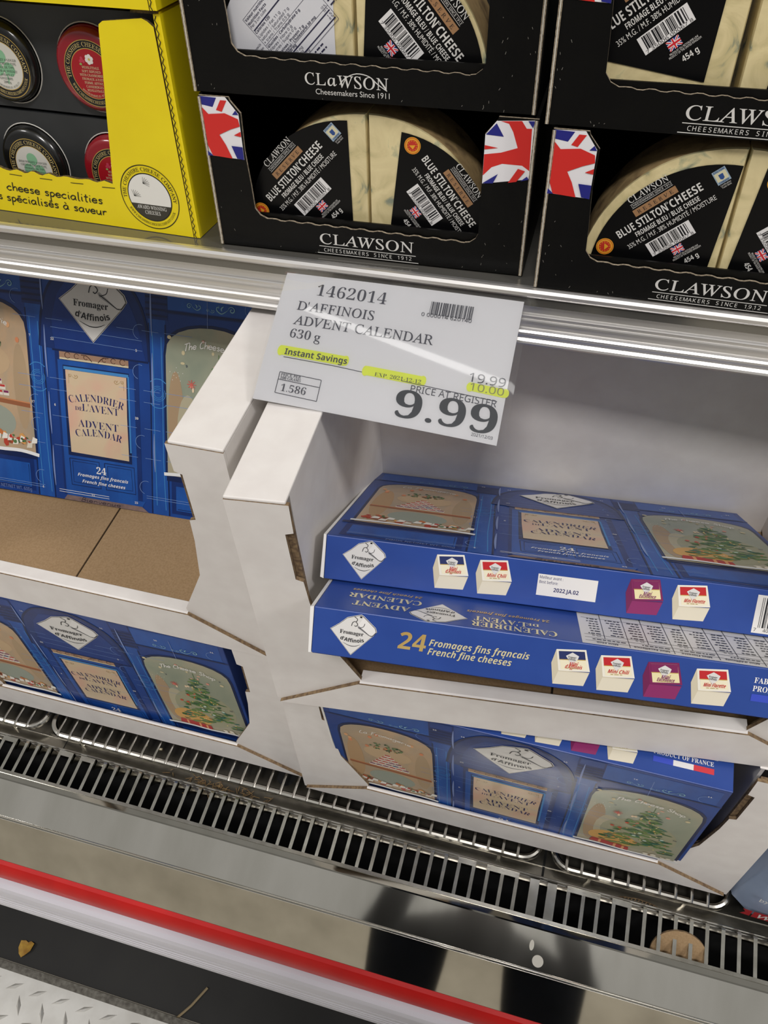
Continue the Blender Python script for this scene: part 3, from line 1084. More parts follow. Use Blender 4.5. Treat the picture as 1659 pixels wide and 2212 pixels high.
    P.text('24', 'serifb', -.006, -.1300, .0090, WH, 6, width=.0135)
    P.text('Fromages fins francais', 'brush', -.0326, -.1366, .0042, WH, 6, width=.0700)
    P.text('French fine cheeses', 'brush', -.0268, -.1450, .0042, WH, 6, width=.0600)
    P.text('POIDS NET/NET WT. 600g', 'light', -.162, -.1690, .0046, ink('#7288bd'), 6, width=.062)
    # printed lavender strips and perforations
    for x, ys in ((-.0645, ((.118, .070), (.052, -.012), (-.030, -.085), (-.100, -.155))), (.0745, ((.115, .055), (.035, -.03), (-.065, -.115)))):
        for y0, y1 in ys:
            P.line([(x, y0), (x - .0006, (y0 + y1) / 2), (x, y1)], .0021, LAV, 6, True, True)
    P.line([(.1435, .112), (.1440, .072)], .0026, LAV, 6, False, True)
    for y in (.060, -.012, -.0265, -.060, -.0985):
        for x0, x1 in ((-.105, -.075), (-.062, -.04), (.03, .052), (.062, .083), (.09, .125)):
            P.line([(x0, y), (x1, y - .0003)], .00045, PERF, 6)
    for y in (.0505, .0385):
        P.line([(-.056, y), (.062, y - .003)], .00045, PERF, 6)
    for y in (-.155, -.158):
        P.line([(-.20, y - .002), (-.080, y - .002)], .0005, PERF, 6)
        P.line([(-.06, y - .004), (.01, y - .004)], .0006, WH, 6)
        P.line([(.062, y + .006), (.12, y + .006)], .0005, PERF, 6)
    for cx, cy in ((-.098, .082), (.060, .058), (.058, .010), (.0585, -.078), (.062, -.138), (-.083, -.145), (-.083, -.075), (-.083, -.045), (.198, .098)):
        P.ring(cx, cy, .0086, .0091, PERF, 6, 16, 1.2, 4.4)
    nums = {'14': (-.054, .1075), '22': (-.0548, .0348), '12': (.0546, .1070), '5': (.0543, .034), '20': (.052, -.0497), '6': (-.0573, -.0475), '16': (.1258, .1063), '18': (-.0849, .1081), '17': (-.0874, -.0475), '7': (-.0846, .0356), '23': (.0476, -.1624), '13': (-.0126, -.1618), '4': (-.083, -.161), '11': (.198, .1065)}
    for s, (x, y) in nums.items():
        P.text(s, 'serifb', x, y, .0028, WH, 7, align='c')
    for sx in (-1, 1):
        x0 = -.152 if sx < 0 else .1275
        swirl(P, x0, .0950, .0105, TEAL, 5)
        swirl(P, x0 + .038, .0955, .0140, TEAL, 5, -1)
        swirl(P, x0 + .020, .0925, .0060, TEAL, 5)
    P.done('shop_front_print', r)

    # --- left window
    rnd = random.Random(11)
    P = Print(FR, .0007)
    A = arch(-.2005, -.0895, -.1165, .038, .0755)
    P.fill(A, WINL, 0)
    P.ell(-.187, -.03, .010, .06, ink('#b8966f'), 1, 20)
    P.ell(-.102, -.03, .010, .055, ink('#b39a7a'), 1, 20)
    P.ell(-.144, -.078, .030, .022, ink('#9ba294'), 1, 20)
    P.ell(-.1450, .0, .030, .020, ink('#c7ab87'), 1, 18)
    P.fill([(-.197, -.0445), (-.092, -.050), (-.092, -.0555), (-.197, -.050)], ink('#9a5f3e'), 2)
    P.fill([(-.197, -.0430), (-.092, -.0485), (-.092, -.050), (-.197, -.0445)], ink('#cf8a5c'), 2)
    for row, n in enumerate((6, 5, 4, 3, 2, 1)):
        for k in range(n):
            x = -.1455 + (k - (n - 1) / 2) * .0086
            y = -.0435 + row * .0073
            P.rect(x - .0040, x + .0040, y, y + .0066, ink('#e6dfd0'), 3)
            P.rect(x - .0034, x + .0034, y + .0035, y + .0063, ink(rnd.choice(('#c23a34', '#c23a34', '#2b3a78', '#7d2458'))), 4)
    blobs(P, rnd, 46, -.1455, .021, .020, .0105, ('#3f5a3c', '#5a7a4c', '#2f4630', '#7c8f60'), 3, .0012, .0026)
    blobs(P, rnd, 8, -.1455, .018, .017, .008, ('#b8442f', '#d98a52'), 5, .0009, .0014)
    blobs(P, rnd, 30, -.1480, -.099, .047, .0085, ('#c9743e', '#a84f30', '#d9a05c', '#8a4a34', '#b8442f'), 3, .0025, .006)
    for k in range(12):
        x, y = -.188 + k * .0085 + rnd.uniform(-.002, .002), -.099 + rnd.uniform(-.007, .004)
        P.fill([(x, y - .004), (x + .008, y - .003), (x + .009, y + .003), (x + .003, y + .005)], ink(rnd.choice(('#e9e4d6', '#ded6c3', '#f0ece2'))), 6)
    blobs(P, rnd, 16, -.110, -.098, .014, .009, ('#3d5f3c', '#567a48', '#c23a2c'), 6, .0012, .0028)
    blobs(P, rnd, 10, -.182, -.094, .012, .008, ('#b03228', '#4f7040', '#c85a30'), 6, .0012, .0028)
    for k in range(9):
        P.ell(-.196 + rnd.uniform(0, .100), rnd.uniform(.0, .06), .0025, .0035, ink(rnd.choice(('#e0a878', '#e6c79a', '#d98a60'))), 2, 10)
    P.line([(-.2045, -.1150), (-.165, -.1128), (-.14, -.1150), (-.11, -.1138), (-.0845, -.1172)], .0046, ink('#eef0f0'), 8, True)
    P.hand('La Fromagerie', -.1755, .0505, .0040, ink('#e9e8e2'), .0009, 6, width=.062, slope=-.10, bow=.006)
    P.done('window_picture', r)

    # --- right window
    P = Print(FR, .0007)
    A = arch(.0915, .2070, -.1165, .034, .0720)
    P.fill(A, WINR, 0)
    P.ell(.1035, -.045, .0105, .062, ink('#ae9474'), 1, 20)
    P.ell(.119, -.055, .014, .045, ink('#b9b195'), 1, 20)
    P.ell(.130, -.086, .028, .022, ink('#d9a85e'), 2, 18)
    P.ell(.155, -.055, .043, .05, ink('#a3a285'), 1, 24)
    for k in range(150):
        t = rnd.random() ** .7
        y = .030 - t * .128
        wd = .004 + t * .043
        x = .158 + rnd.uniform(-wd, wd)
        P.ell(x, y + rnd.uniform(-.003, .003), rnd.uniform(.003, .008), rnd.uniform(.0012, .0026), ink(rnd.choice(('#3f6a3a', '#4f7d44', '#2f5a3c', '#668a4a', '#2f7060', '#7a8f52'))), 3 + k % 3, 7, rnd.uniform(-.5, .5), .2, rnd)
    P.line([(.158, .026), (.158, .043)], .003, ink('#5a7d48'), 5, False, True)
    for k in range(46):
        t = rnd.random() ** .8
        y = .022 - t * .115
        wd = .003 + t * .040
        P.ell(.158 + rnd.uniform(-wd, wd), y, .0011, .0011, ink(rnd.choice(('#f2dc8c', '#f4e6b4', '#e8b04c', '#e0603a', '#f2dc8c'))), 7, 7)
    for k in range(7):
        P.ell(.158 + rnd.uniform(-.035, .035), -.02 - rnd.random() * .07, .0024, .0022, ink(rnd.choice(('#d4482c', '#e07a3c', '#c6d8c8'))), 7, 9)
    for x, y, a in ((.118, -.104, .012), (.136, -.106, .009), (.146, -.108, .007)):
        P.fill([(x - a, y - .006), (x + a, y - .007), (x + a * .9, y + .005), (x - a * .8, y + .006)], ink('#b5302a'), 6)
        P.rect(x - .0015, x + .0015, y - .006, y + .005, ink('#e6a06a'), 7)
    blobs(P, rnd, 10, .185, -.110, .018, .003, ('#e9e2cf', '#c9a070'), 6, .002, .004)
    for k in range(16):
        P.ell(.096 + rnd.uniform(0, .10), rnd.uniform(-.005, .058), rnd.uniform(.0011, .0028), rnd.uniform(.0014, .0034), ink(rnd.choice(('#e8b49a', '#f0d6b4', '#e49a86', '#d6c8a0'))), 2, 9)
    for k in range(10):
        a = 2 * pi * k / 10
        rr = .0085 if k % 2 == 0 else .0035
        P.ell(.105 + rr * cos(a + .3), .013 + rr * sin(a + .3), .0005, .0005, WH, 3, 6)
    for k in range(8):
        a = pi * k / 4
        P.line([(.124, .0035), (.124 + .0055 * cos(a), .0035 + .0055 * sin(a))], .0010, ink('#d4685c'), 3)
    P.text('9', 'serifb', .117, .0235, .0028, ink('#33405c'), 5)
    P.text('8', 'serifb', .1925, .0355, .0028, ink('#33405c'), 8)
    P.text('10', 'serifb', .1916, -.042, .0028, ink('#33405c'), 8)
    P.line([(.087, -.1150), (.12, -.1128), (.15, -.1155), (.18, -.1140), (.212, -.1162)], .0042, ink('#eef0f0'), 8, True)
    P.hand('The Cheese Shop', .1150, .0420, .0042, ink('#eceae4'), .0011, 8, width=.074, slope=-.06, bow=.0085)
    P.done('window_picture', r)

    # --- door poster
    P = Print(FR, .0009)
    P.fill([(-.0402, .0006), (.0402, .0006), (.0392, -.05), (.0398, -.1062), (-.0392, -.1052), (-.0402, -.05)], POST, 0)
    for sx in (-1, 1):
        swirl(P, sx * .030, -.0065, .0075, ink('#a98a58'), 2, -sx)
        P.line([(sx * .036, -.004), (sx * .0365, -.016)], .0012, ink('#a98a58'), 2, False, True)
    r_ = .13
    P.text('CALENDRIER', 'serift', 0, 0, .0092, NAVY, 3, align='c', arc=(-.001, -.0358 - r_, r_, pi / 2, False), sx=.80)
    P.text('DE', 'serift', -.0300, -.0490, .0050, NAVY, 3)
    P.text("L'AVENT", 'serift', -.0205, -.0488, .0092, NAVY, 3, width=.0490)
    P.text('ADVENT', 'serift', 0, -.0697, .0092, NAVY, 3, width=.0540, align='c')
    P.text('CALENDAR', 'serift', 0, 0, .0092, NAVY, 3, align='c', arc=(0, -.0800 - r_, r_, pi / 2, False), sx=.82)
    P.done('door_poster', r)
    P = Print(FR, .0011)
    logo(P, -.0005, .0395, .0820, 0)
    P.done('logo_badge', r)

    # --- bottom side (faces out when the box lies on its back)
    BT = lambda a, b, h: (a, CD - b, -h)
    P = Print(BT); logo(P, -.1800, .0045, .0370, 0)
    P.done('logo_badge', r)
    for x, t, n, pl in ((-.1005, '#2a3464', "Mini d'Affinois", False), (-.0625, '#c0282c', 'Mini Chili', False), (.0665, '#7d2458', 'Mini Excellence', True), (.1052, '#c0282c', 'Mini Florette', False)):
        P = Print(BT); cheese_art(P, x, .0215, .0330, t, n, pl, 0); P.done('cheese_picture', r)
    P = Print(BT); P.rect(-.0250, .0260, .0110, .0305, ink('#e6e3df'), 0)
    P.text('Meilleur avant :', 'light', -.0235, .0265, .0026, NAVY, 1, width=.0200)
    P.text('Best before:', 'light', -.0235, .0222, .0026, NAVY, 1, width=.0160)
    P.text('2022.JA.02', 'bold', -.0105, .0155, .0036, NAVY, 1, width=.0215)
    P.done('best_before_label', r)
    P = Print(BT); P.rect(.1570, .2020, .0025, .0365, ink('#e6e3df'), 0)
    P.barcode(.1615, .0075, .036, .027, DARK, 1, 0, 24, 4)
    P.text('7', 'light', .1585, .0040, .0030, DARK, 1); P.text('40', 'light', .1660, .0040, .0030, DARK, 1)
    P.done('barcode_label', r)

    # --- top side
    TP = lambda a, b, h: (a, b, CH + h)
    P = Print(TP); logo(P, -.1810, .0035, .0370, 0); P.done('logo_badge', r)
    P = Print(TP)
    P.text('24', 'brush', -.1425, .0150, .0150, GOLD, 1, width=.0235)
    P.text('Fromages fins français'.replace('ç', 'c'), 'brush', -.1170, .0210, .0058, PALEG, 1, width=.0820)
    P.line([(-.0560, .0208), (-.0555, .0196), (-.0566, .0192)], .0007, PALEG, 1)
    P.text('French fine cheeses', 'brush', -.1175, .0132, .0058, PALEG, 1, width=.0690)
    P.done('gold_lettering', r)
    for x, t, n, pl in ((-.0015, '#2a3464', "Mini d'Affinois", False), (.0335, '#c0282c', 'Mini Chili', False), (.0702, '#7d2458', 'Mini Excellence', True), (.1072, '#c0282c', 'Mini Florette', False)):
        P = Print(TP); cheese_art(P, x, .0195, .0320, t, n, pl, 0); P.done('cheese_picture', r)
    P = Print(TP)
    P.text('FABRIQUÉ EN FRANCE'.replace('É', 'E'), 'serifb', .1375, .0285, .0045, WH, 1, width=.062)
    P.text('PRODUCT OF FRANCE', 'serifb', .1375, .0215, .0045, WH, 1, width=.058)
    for k, c in enumerate(('#3a4fc0', '#e8e6e4', '#d33a44')):
        P.rect(.1375 + k * .0195, .1375 + (k + 1) * .0195, .0130, .0190, ink(c), 1)
    P.done('country_print', r)

    # --- back side
    BK = lambda a, b, h: (-a, CD + h, b)
    P = Print(BK)
    P.text('CALENDRIER', 'serifb', .0150, CH - .0155, .0105, PALEG, 1, width=.0700)
    P.text('DE', 'serifb', .0290, CH - .0270, .0055, PALEG, 1)
    P.text("L'AVENT", 'serifb', .0400, CH - .0275, .0100, PALEG, 1, width=.0430)
    P.text('24 Fromages fins francais', 'brush', .0200, CH - .0400, .0055, GOLD, 1, width=.0700)
    P.done('gold_lettering', r)
    P = Print(BK)
    P.text('ADVENT', 'serifb', .1370, CH - .0260, .0105, PALEG, 1, width=.0490)
    P.text('CALENDAR', 'serifb', .1290, CH - .0440, .0105, PALEG, 1, width=.0640)
    P.text('24 French fine cheeses', 'brush', .1300, CH - .0560, .0055, GOLD, 1, width=.0620)
    P.done('gold_lettering', r)
    P = Print(BK); logo(P, .1115, CH - .0440, .0460, 0); P.done('logo_badge', r)
    P = Print(BK)
    P.rect(-.205, -.0045, CH - .14, CH - .0010, ink('#d8d6d4'), 0)
    for k in range(5):
        x = -.0075 - k * .0345
        for y in (CH - .008, CH - .015, CH - .0215, CH - .06):
            P.line([(x - .0345, y), (x, y)], .0005, DARK, 1)
        P.line([(x - .0345, CH - .003), (x - .0345, CH - .12)], .0005, DARK, 1)
        P.line([(x - .0160, CH - .015), (x - .0160, CH - .12)], .0005, DARK, 1)
        P.text(('Mini Chili', 'Mini Excellence', 'Mini Florette', "Mini d'Affinois", 'Valeur')[k], 'bold', x - .017, CH - .0070, .0026, DARK, 2, align='c')
        P.lines_of_text(x - .032, CH - .0125, .029, 1, .003, DARK, 2, 0, .0016, k)
        P.lines_of_text(x - .032, CH - .0250, .013, 7, .0056, DARK, 2, 0, .0018, k + 9)
        P.lines_of_text(x - .0135, CH - .0250, .011, 7, .0056, DARK, 2, 0, .0018, k + 19)
        P.text('25 g', 'light', x - .010, CH - .0205, .0026, DARK, 2, align='c')
    P.done('nutrition_table', r)
    return r


def pose(T, x, up, shift_up=-AY):
    x, up = Vector(x), Vector(up)
    x.normalize()
    up = (up - x * up.dot(x)).normalized()
    y = up.cross(x)
    return frame(Vector(T) + up * shift_up, x, y, up)


# leaning alone at the back of the upper left tray
cal = make_calendar(pose((-.5680, .6506, -.6245), (.9986, .0477, -.0209), (-.0029, .4521, .8920)), 'blue advent calendar leaning alone at the back of the upper left tray')
copy_thing(cal, pose((-.5575, .4235, -.9275), (.9997, .0140, -.001), (.0012, -.0105, .9999)), 'upright blue advent calendar in the lower left tray, its top under the bare tray')
copy_thing(cal, pose((.0009, .4005, -.9270), (.9998, -.0118, .015), (-.0152, -.0600, .9981)), 'upright blue advent calendar in the lower right tray, PRODUCT OF FRANCE on its top')
tT, tx, tu = Vector((.0028, .5916, -.6685)), Vector((.9953, .0953, -.0191)), Vector((-.0887, .8103, -.5793))
copy_thing(cal, pose(tT, tx, tu), 'flat blue advent calendar picture side up, topmost of the two with a best before label')
tn = Vector((-.0397, .5782, .8149))
o = tT + tx * .0075 + tu * .0635 - tn * (2 * CD + .0018)
copy_thing(cal, frame(o, tx, tn, -tu), 'flat blue advent calendar picture side down under the other, 24 in gold on its edge')

# ------------------------------------------------------------------ price sign hung on the rail
TLc, TRc, BLc, BRc = Vector((-.2733, .5985, -.4123)), Vector((-.0589, .5985, -.4119)), Vector((-.2695, .4820, -.4620)), Vector((-.0585, .4910, -.4800))
OSg = (TLc + TRc + BLc + BRc) / 4
SWd, SHt = .2150, .1290
sg = empty('price_sign', frame(OSg, (1, 0, 0), (0, 1, 0), (0, 0, 1)), 'white price sign in a clear sleeve hanging from the price rail, 9.99 in bold', 'price sign')
snrm = (TRc - TLc).cross(TLc - BLc).normalized()
if snrm.y > 0:
    snrm = -snrm


def sign_pt(a, b, h):
    """a from the left edge, b up from the bottom edge, in metres on the card; it bows a little"""
    u, v = a / SWd, b / SHt
    p = TLc * (1 - u) * v + TRc * u * v + BLc * (1 - u) * (1 - v) + BRc * u * (1 - v)
    bow = .00135 * (4 * u * (1 - u)) * (1 - .35 * v) + .0012 * 4 * v * (1 - v)
    return tuple(p - OSg + snrm * (h + bow))


def sign_grid(h, m, a0=0.0, a1=SWd, b0=0.0, b1=SHt, n=60):
    M = MB()
    v = [sign_pt(a0 + (a1 - a0) * i / n, b0 + (b1 - b0) * j / n, h) for j in range(n + 1) for i in range(n + 1)]
    f = [(j * (n + 1) + i, j * (n + 1) + i + 1, (j + 1) * (n + 1) + i + 1, (j + 1) * (n + 1) + i) for j in range(n) for i in range(n)]
    M.add(v, f, m)
    return M


PAPER = mat('sign_paper', '#d6d6d8', .6)
paper_card = sign_grid(0, PAPER).build('paper_card', sg, smooth=True, fixn=False)
CLEAR = clear_mat('clear_sleeve_plastic', rough=.02)
M = sign_grid(.0014, CLEAR, -.0015, SWd + .006, -.0015, SHt + .0005)
M.build('clear_sleeve', sg, smooth=True, fixn=False)


class SPrint(Print):
    """printing that follows the bowed card: long faces are cut up first"""

    def fill(self, pts, m, layer=0):
        if len(pts) == 4:
            n = 16
            (a, b, c, d) = pts
            for k in range(n):
                t0, t1 = k / n, (k + 1) / n
                q = [tuple(a[i] + (b[i] - a[i]) * t0 for i in (0, 1)), tuple(a[i] + (b[i] - a[i]) * t1 for i in (0, 1)), tuple(d[i] + (c[i] - d[i]) * t1 for i in (0, 1)), tuple(d[i] + (c[i] - d[i]) * t0 for i in (0, 1))]
                Print.fill(self, q, m, layer)
        else:
            Print.fill(self, pts, m, layer)


PB = ink('#44454f', .6)
P = SPrint(sign_pt, .00025, .0001)
HL = ink('#d7e24a', .6)


def hl(x0, x1, y0, y1):
    P.fill([(x0, y0 + .001), (x1 - .003, y0), (x1, y1 - .001), (x0 + .002, y1)], HL, 0)
    P.ell(x0 + .001, (y0 + y1) / 2, .003, (y1 - y0) / 2, HL, 0, 14)
    P.ell(x1 - .002, (y0 + y1) / 2, .003, (y1 - y0) / 2.1, HL, 0, 14)


P.done_ = None
fS = lambda u, v: (u * SWd, (1 - v) * SHt)


def st(s, sty, u, v, cap, w=None, align='l', m=PB):
    x, y = fS(u, v)
    P.text(s, sty, x, y, cap, m, 2, width=w * SWd if w else None, align=align)


st('1462014', 'serift', .150, .158, .0112, .300)
st("D'AFFINOIS", 'serif', .0850, .288, .0090, .330)
st('ADVENT CALENDAR', 'serif', .0850, .403, .0090, .590)
st('630', 'serift', .0850, .508, .0085, .088)
st('g', 'serif', .190, .508, .0085, .026)
hl(*(fS(.060, 0)[0], fS(.350, 0)[0], fS(0, .655)[1], fS(0, .575)[1]))
hl(*(fS(.425, 0)[0], fS(.675, 0)[0], fS(0, .700)[1], fS(0, .625)[1]))
hl(*(fS(.850, 0)[0], fS(1.015, 0)[0] - .002, fS(0, .680)[1], fS(0, .615)[1]))
st('Instant Savings', 'bold', .083, .640, .0058, .265)
st('EXP. 2021-12-12', 'serift', .470, .688, .0034, .190)
st('19.99', 'light', .845, .610, .0078, .145)
st('10.00', 'light', .855, .668, .0066, .135, m=ink('#8a8a60', .6))
P.line([fS(.083, .660), fS(.30, .666), fS(.65, .694), fS(.97, .712)], .0006, PB, 1)
st('PRICE AT REGISTER', 'light', .625, .752, .0060, .345)
st('9.99', 'serifb', .575, .938, .0235, .410, m=ink('#32363c', .6))
st('2021/12/03', 'light', .895, .968, .0026, .085)
x0, y0 = fS(.635, .185)
P.barcode(x0, y0, .038, .0125, PB, 2, 0, 28, 8)
st('0 000014 620140', 'light', .605, .205, .0034, .205)
for a, b in (((.085, .775), (.262, .785)), ((.085, .930), (.262, .940)), ((.085, .830), (.262, .840)), ((.085, .775), (.085, .930)), ((.262, .785), (.262, .940))):
    P.line([fS(*a), fS(*b)], .0005, PB, 1)
st('PRICE PER', 'serif', .092, .802, .0026, .085)
st('100 GRAMS', 'serif', .092, .826, .0026, .087)
st('1.586', 'serift', .105, .912, .0066, .105)
o = P.build('sign_print', paper_card, fixn=False)

# ------------------------------------------------------------------ black cheese cartons and blue cheese wedges
CB = mat('black_carton', '#060606', .4, var='#090908', vscale=30, bump=.10, bscale=180, spec=.22)
CBI = mat('carton_inside_black', '#0b0a09', .7)
CEDGE = mat('torn_card_edge', '#a89a84', .8, var='#6e6250', vscale=500)
SILV = mat('silver_print', '#d2d0cb', .35)
FLAG_L = [('#e6e4e6', [(0.0006, 0.1285), (0.0235, 0.1290), (0.0334, 0.1165), (0.0334, 0.0796), (0.0008, 0.0812)]), ('#21247c', [(0.0006, 0.1285), (0.0157, 0.128), (0.0114, 0.1206), (0.0006, 0.1222)]), ('#cf2a25', [(0.019, 0.1264), (0.0245, 0.1263), (0.019, 0.1174), (0.0141, 0.1185)]), ('#21247c', [(0.0279, 0.1157), (0.0312, 0.1193), (0.0334, 0.1158)]), ('#cf2a25', [(0.0006, 0.1213), (0.0068, 0.115), (0.0214, 0.1165), (0.0325, 0.1126), (0.0334, 0.1069), (0.0246, 0.1039), (0.0139, 0.099), (0.0184, 0.0912), (0.0229, 0.08), (0.0051, 0.0813), (0.0006, 0.0929)]), ('#cf2a25', [(0.027, 0.0994), (0.0334, 0.1027), (0.0334, 0.0985)]), ('#21247c', [(0.0235, 0.0906), (0.0334, 0.0902), (0.0334, 0.0796), (0.0272, 0.0804)]), ('#21247c', [(0.0010, 0.0852), (0.0056, 0.0814), (0.0008, 0.081)])]
FLAG_R = [('#e6e4e6', [(0.2375, 0.1154), (0.2456, 0.126), (0.2747, 0.1282), (0.2746, 0.0838), (0.2375, 0.0772)]), ('#cf2a25', [(0.2487, 0.126), (0.2647, 0.1272), (0.2688, 0.1219), (0.2728, 0.1221), (0.2741, 0.0903), (0.268, 0.094), (0.2523, 0.0942), (0.2442, 0.0909), (0.2376, 0.0838), (0.2376, 0.1004), (0.2507, 0.1027), (0.2633, 0.1071), (0.2588, 0.1187), (0.2551, 0.1245)]), ('#21247c', [(0.2380, 0.1155), (0.2457, 0.1243), (0.2519, 0.1148)]), ('#cf2a25', [(0.2376, 0.1075), (0.2481, 0.1061), (0.2376, 0.1042)]), ('#21247c', [(0.2695, 0.1275), (0.2746, 0.1278), (0.2736, 0.1226)]), ('#cf2a25', [(0.2582, 0.0798), (0.2651, 0.0915), (0.2708, 0.09), (0.2647, 0.0812)]), ('#21247c', [(0.2376, 0.0777), (0.2497, 0.0862), (0.2461, 0.0784)]), ('#21247c', [(0.2679, 0.0819), (0.2726, 0.086), (0.2746, 0.0839)])]
CT_W, CT_H, CT_D = .2775, .1300, .225


def make_carton(mw, label, style, seed):
    r = empty('cheese_carton', mw, label, 'cheese carton', 'black cheese cartons on the shelf')
    rnd = random.Random(seed)
    out = [(0, .001), (CT_W, .001), (CT_W, CT_H - .001), (.2470, CT_H - .001), (.2462, .1262), (.2372, .1155), (.2370, .0345), (.2350, .0300), (.2300, .0262), (.2260, .0256)]
    n = 44
    for k in range(n):
        x = .2260 + (.0480 - .2260) * k / n
        z = .0256 + .0030 * (.2260 - x) / .178
        out.append((x, z + (.0007 if (k // 2) % 2 else -.0004)))
    out += [(.0476, .0290), (.0415, .0318), (.0372, .0375), (.0365, .0560), (.0345, .0865), (.0352, .1170), (.0270, .1265), (.0262, CT_H - .001), (0, CT_H - .001)]
    m = MB()
    m.sheet(out, lambda a, b, d: (a, d, b), 0, .0022, CB, CEDGE, CBI)
    fp = m.build('front_panel', r)
    m = MB(); m.box(.036, .2385, .0035, .0055, .0022, .0325, CB)
    m.build('inner_lip', r)
    for x0 in (0.0, CT_W - .0026):
        m = MB()
        m.box(x0, x0 + .0026, .0022, CT_D, 0, CT_H, CB)
        for e in range(3):
            m.box(x0 - .0006 + e * .0009, x0 + .0001 + e * .0009, -.0009, .0002, .001, CT_H - .002, CEDGE if e != 1 else mat('card_liner_edge', '#d8d2c4', .7))
        m.build('side_panel', r)
    m = MB(); m.box(.0026, CT_W - .0026, .0022, CT_D, 0, .0022, CBI); m.build('carton_floor', r)
    m = MB(); m.box(.0026, CT_W - .0026, CT_D - .0022, CT_D, .0022, CT_H, CBI); m.build('back_panel', r)
    P = Print(lambda a, b, h: (a, -h, b))
    if style == 'old':
        P.text('CL', 'serif', .0957, .0118, .0085, SILV, 1, width=.0170)
        P.text('a', 'serif', .1142, .0118, .0085, SILV, 1, width=.0075)
        P.text('WSON', 'serif', .1222, .0110, .0085, SILV, 1, width=.0408)
        P.line([(.1240, .0130), (.1290, .0180), (.1380, .0215), (.1480, .0200), (.1545, .0150), (.1620, .0105)], .0007, SILV, 1, True)
        P.text('Cheesemakers Since 1911', 'sans', .1040, .0050, .0040, SILV, 1, width=.0600)
    else:
        P.text('CLAWSON', 'serif', .0960, .0112, .0096, SILV, 1, width=.0855)
        P.line([(.0950, .0089), (.1835, .0084)], .0006, SILV, 1)
        P.line([(.0930, .0024), (.1860, .0019)], .0006, SILV, 1)
        for k, w_ in enumerate('CHEESEMAKERS SINCE 1912'):
            if w_ != ' ':
                P.text(w_, 'light', .1005 + k * .00355, .0039, .0033, SILV, 1, align='c')
    P.done('logo_print', fp)
    P = Print(lambda a, b, h: (a, -h, b))
    for _ in range(26):
        x, z = rnd.choice(((rnd.uniform(.0, .03), rnd.uniform(.0, .07)), (rnd.uniform(.24, .275), rnd.uniform(.005, .07)), (rnd.uniform(.02, .26), rnd.uniform(.0012, .004))))
        P.line([(x, z), (x + rnd.uniform(-.001, .001), z + rnd.uniform(.0006, .002))], .0003, mat('scuff_mark', '#7d7a72', .7), 0)
    P.done('scuff_mark', fp)['kind'] = 'stuff'
    if style == 'new':
        for nm, fl_ in (('flag_corner_print', FLAG_L), ('flag_corner_print', FLAG_R)):
            P = Print(lambda a, b, h: (a, -h, b))
            for k, (c, pts) in enumerate(fl_):
                P.fill(pts, ink(c), k)
            P.done(nm, fp)
    return r


yl = radians(1.2)
c1 = shelf_frame(-.3429, .0130, 0, yl)
make_carton(c1, 'black carton with two flag corners on the shelf above the price sign', 'new', 1)
c2 = shelf_frame(-.3460, .0150, .1305, yl)
make_carton(c2, 'black carton without flags at the top centre, stacked on a flagged one', 'old', 2)
c3 = shelf_frame(-.0526, .0030, 0, radians(.2))
make_carton(c3, 'black carton with a flag corner at the lower right, shine on its front bar', 'new', 3)
c4 = shelf_frame(-.0590, .0045, .1305, radians(.2))
make_carton(c4, 'black carton at the top right corner, stacked over the right flagged carton', 'new', 4)

PASTE = multi_mat('blue_cheese_paste', [(.30, '#7f8673'), (.37, '#c6b888'), (.5, '#d8c898'), (.60, '#decf9e'), (.66, '#b5b28c'), (.72, '#566662')], 34, .32, distort=1.2, detail=6, bump=.35, coat=.5)
RIND = multi_mat('brown_rind', [(.3, '#8a7350'), (.5, '#a58c62'), (.7, '#6e5a40')], 60, .55, detail=7, bump=.4, coat=.3)
LBK = mat('black_label', '#070708', .35, spec=.25)
LWH = mat('white_back_label', '#d2d2d6', .4)
BRONZE = ink('#9a7450')
ORG, REDP = ink('#e0a02c'), ink('#c03022')


def sector(R, half, rc=.004, n=22):
    """pie slice, tip at the origin, opening upwards"""
    p = [(0, 0)]
    for k in range(n + 1):
        a = pi / 2 - half + 2 * half * k / n
        p.append((R * cos(a), R * sin(a)))
    return p


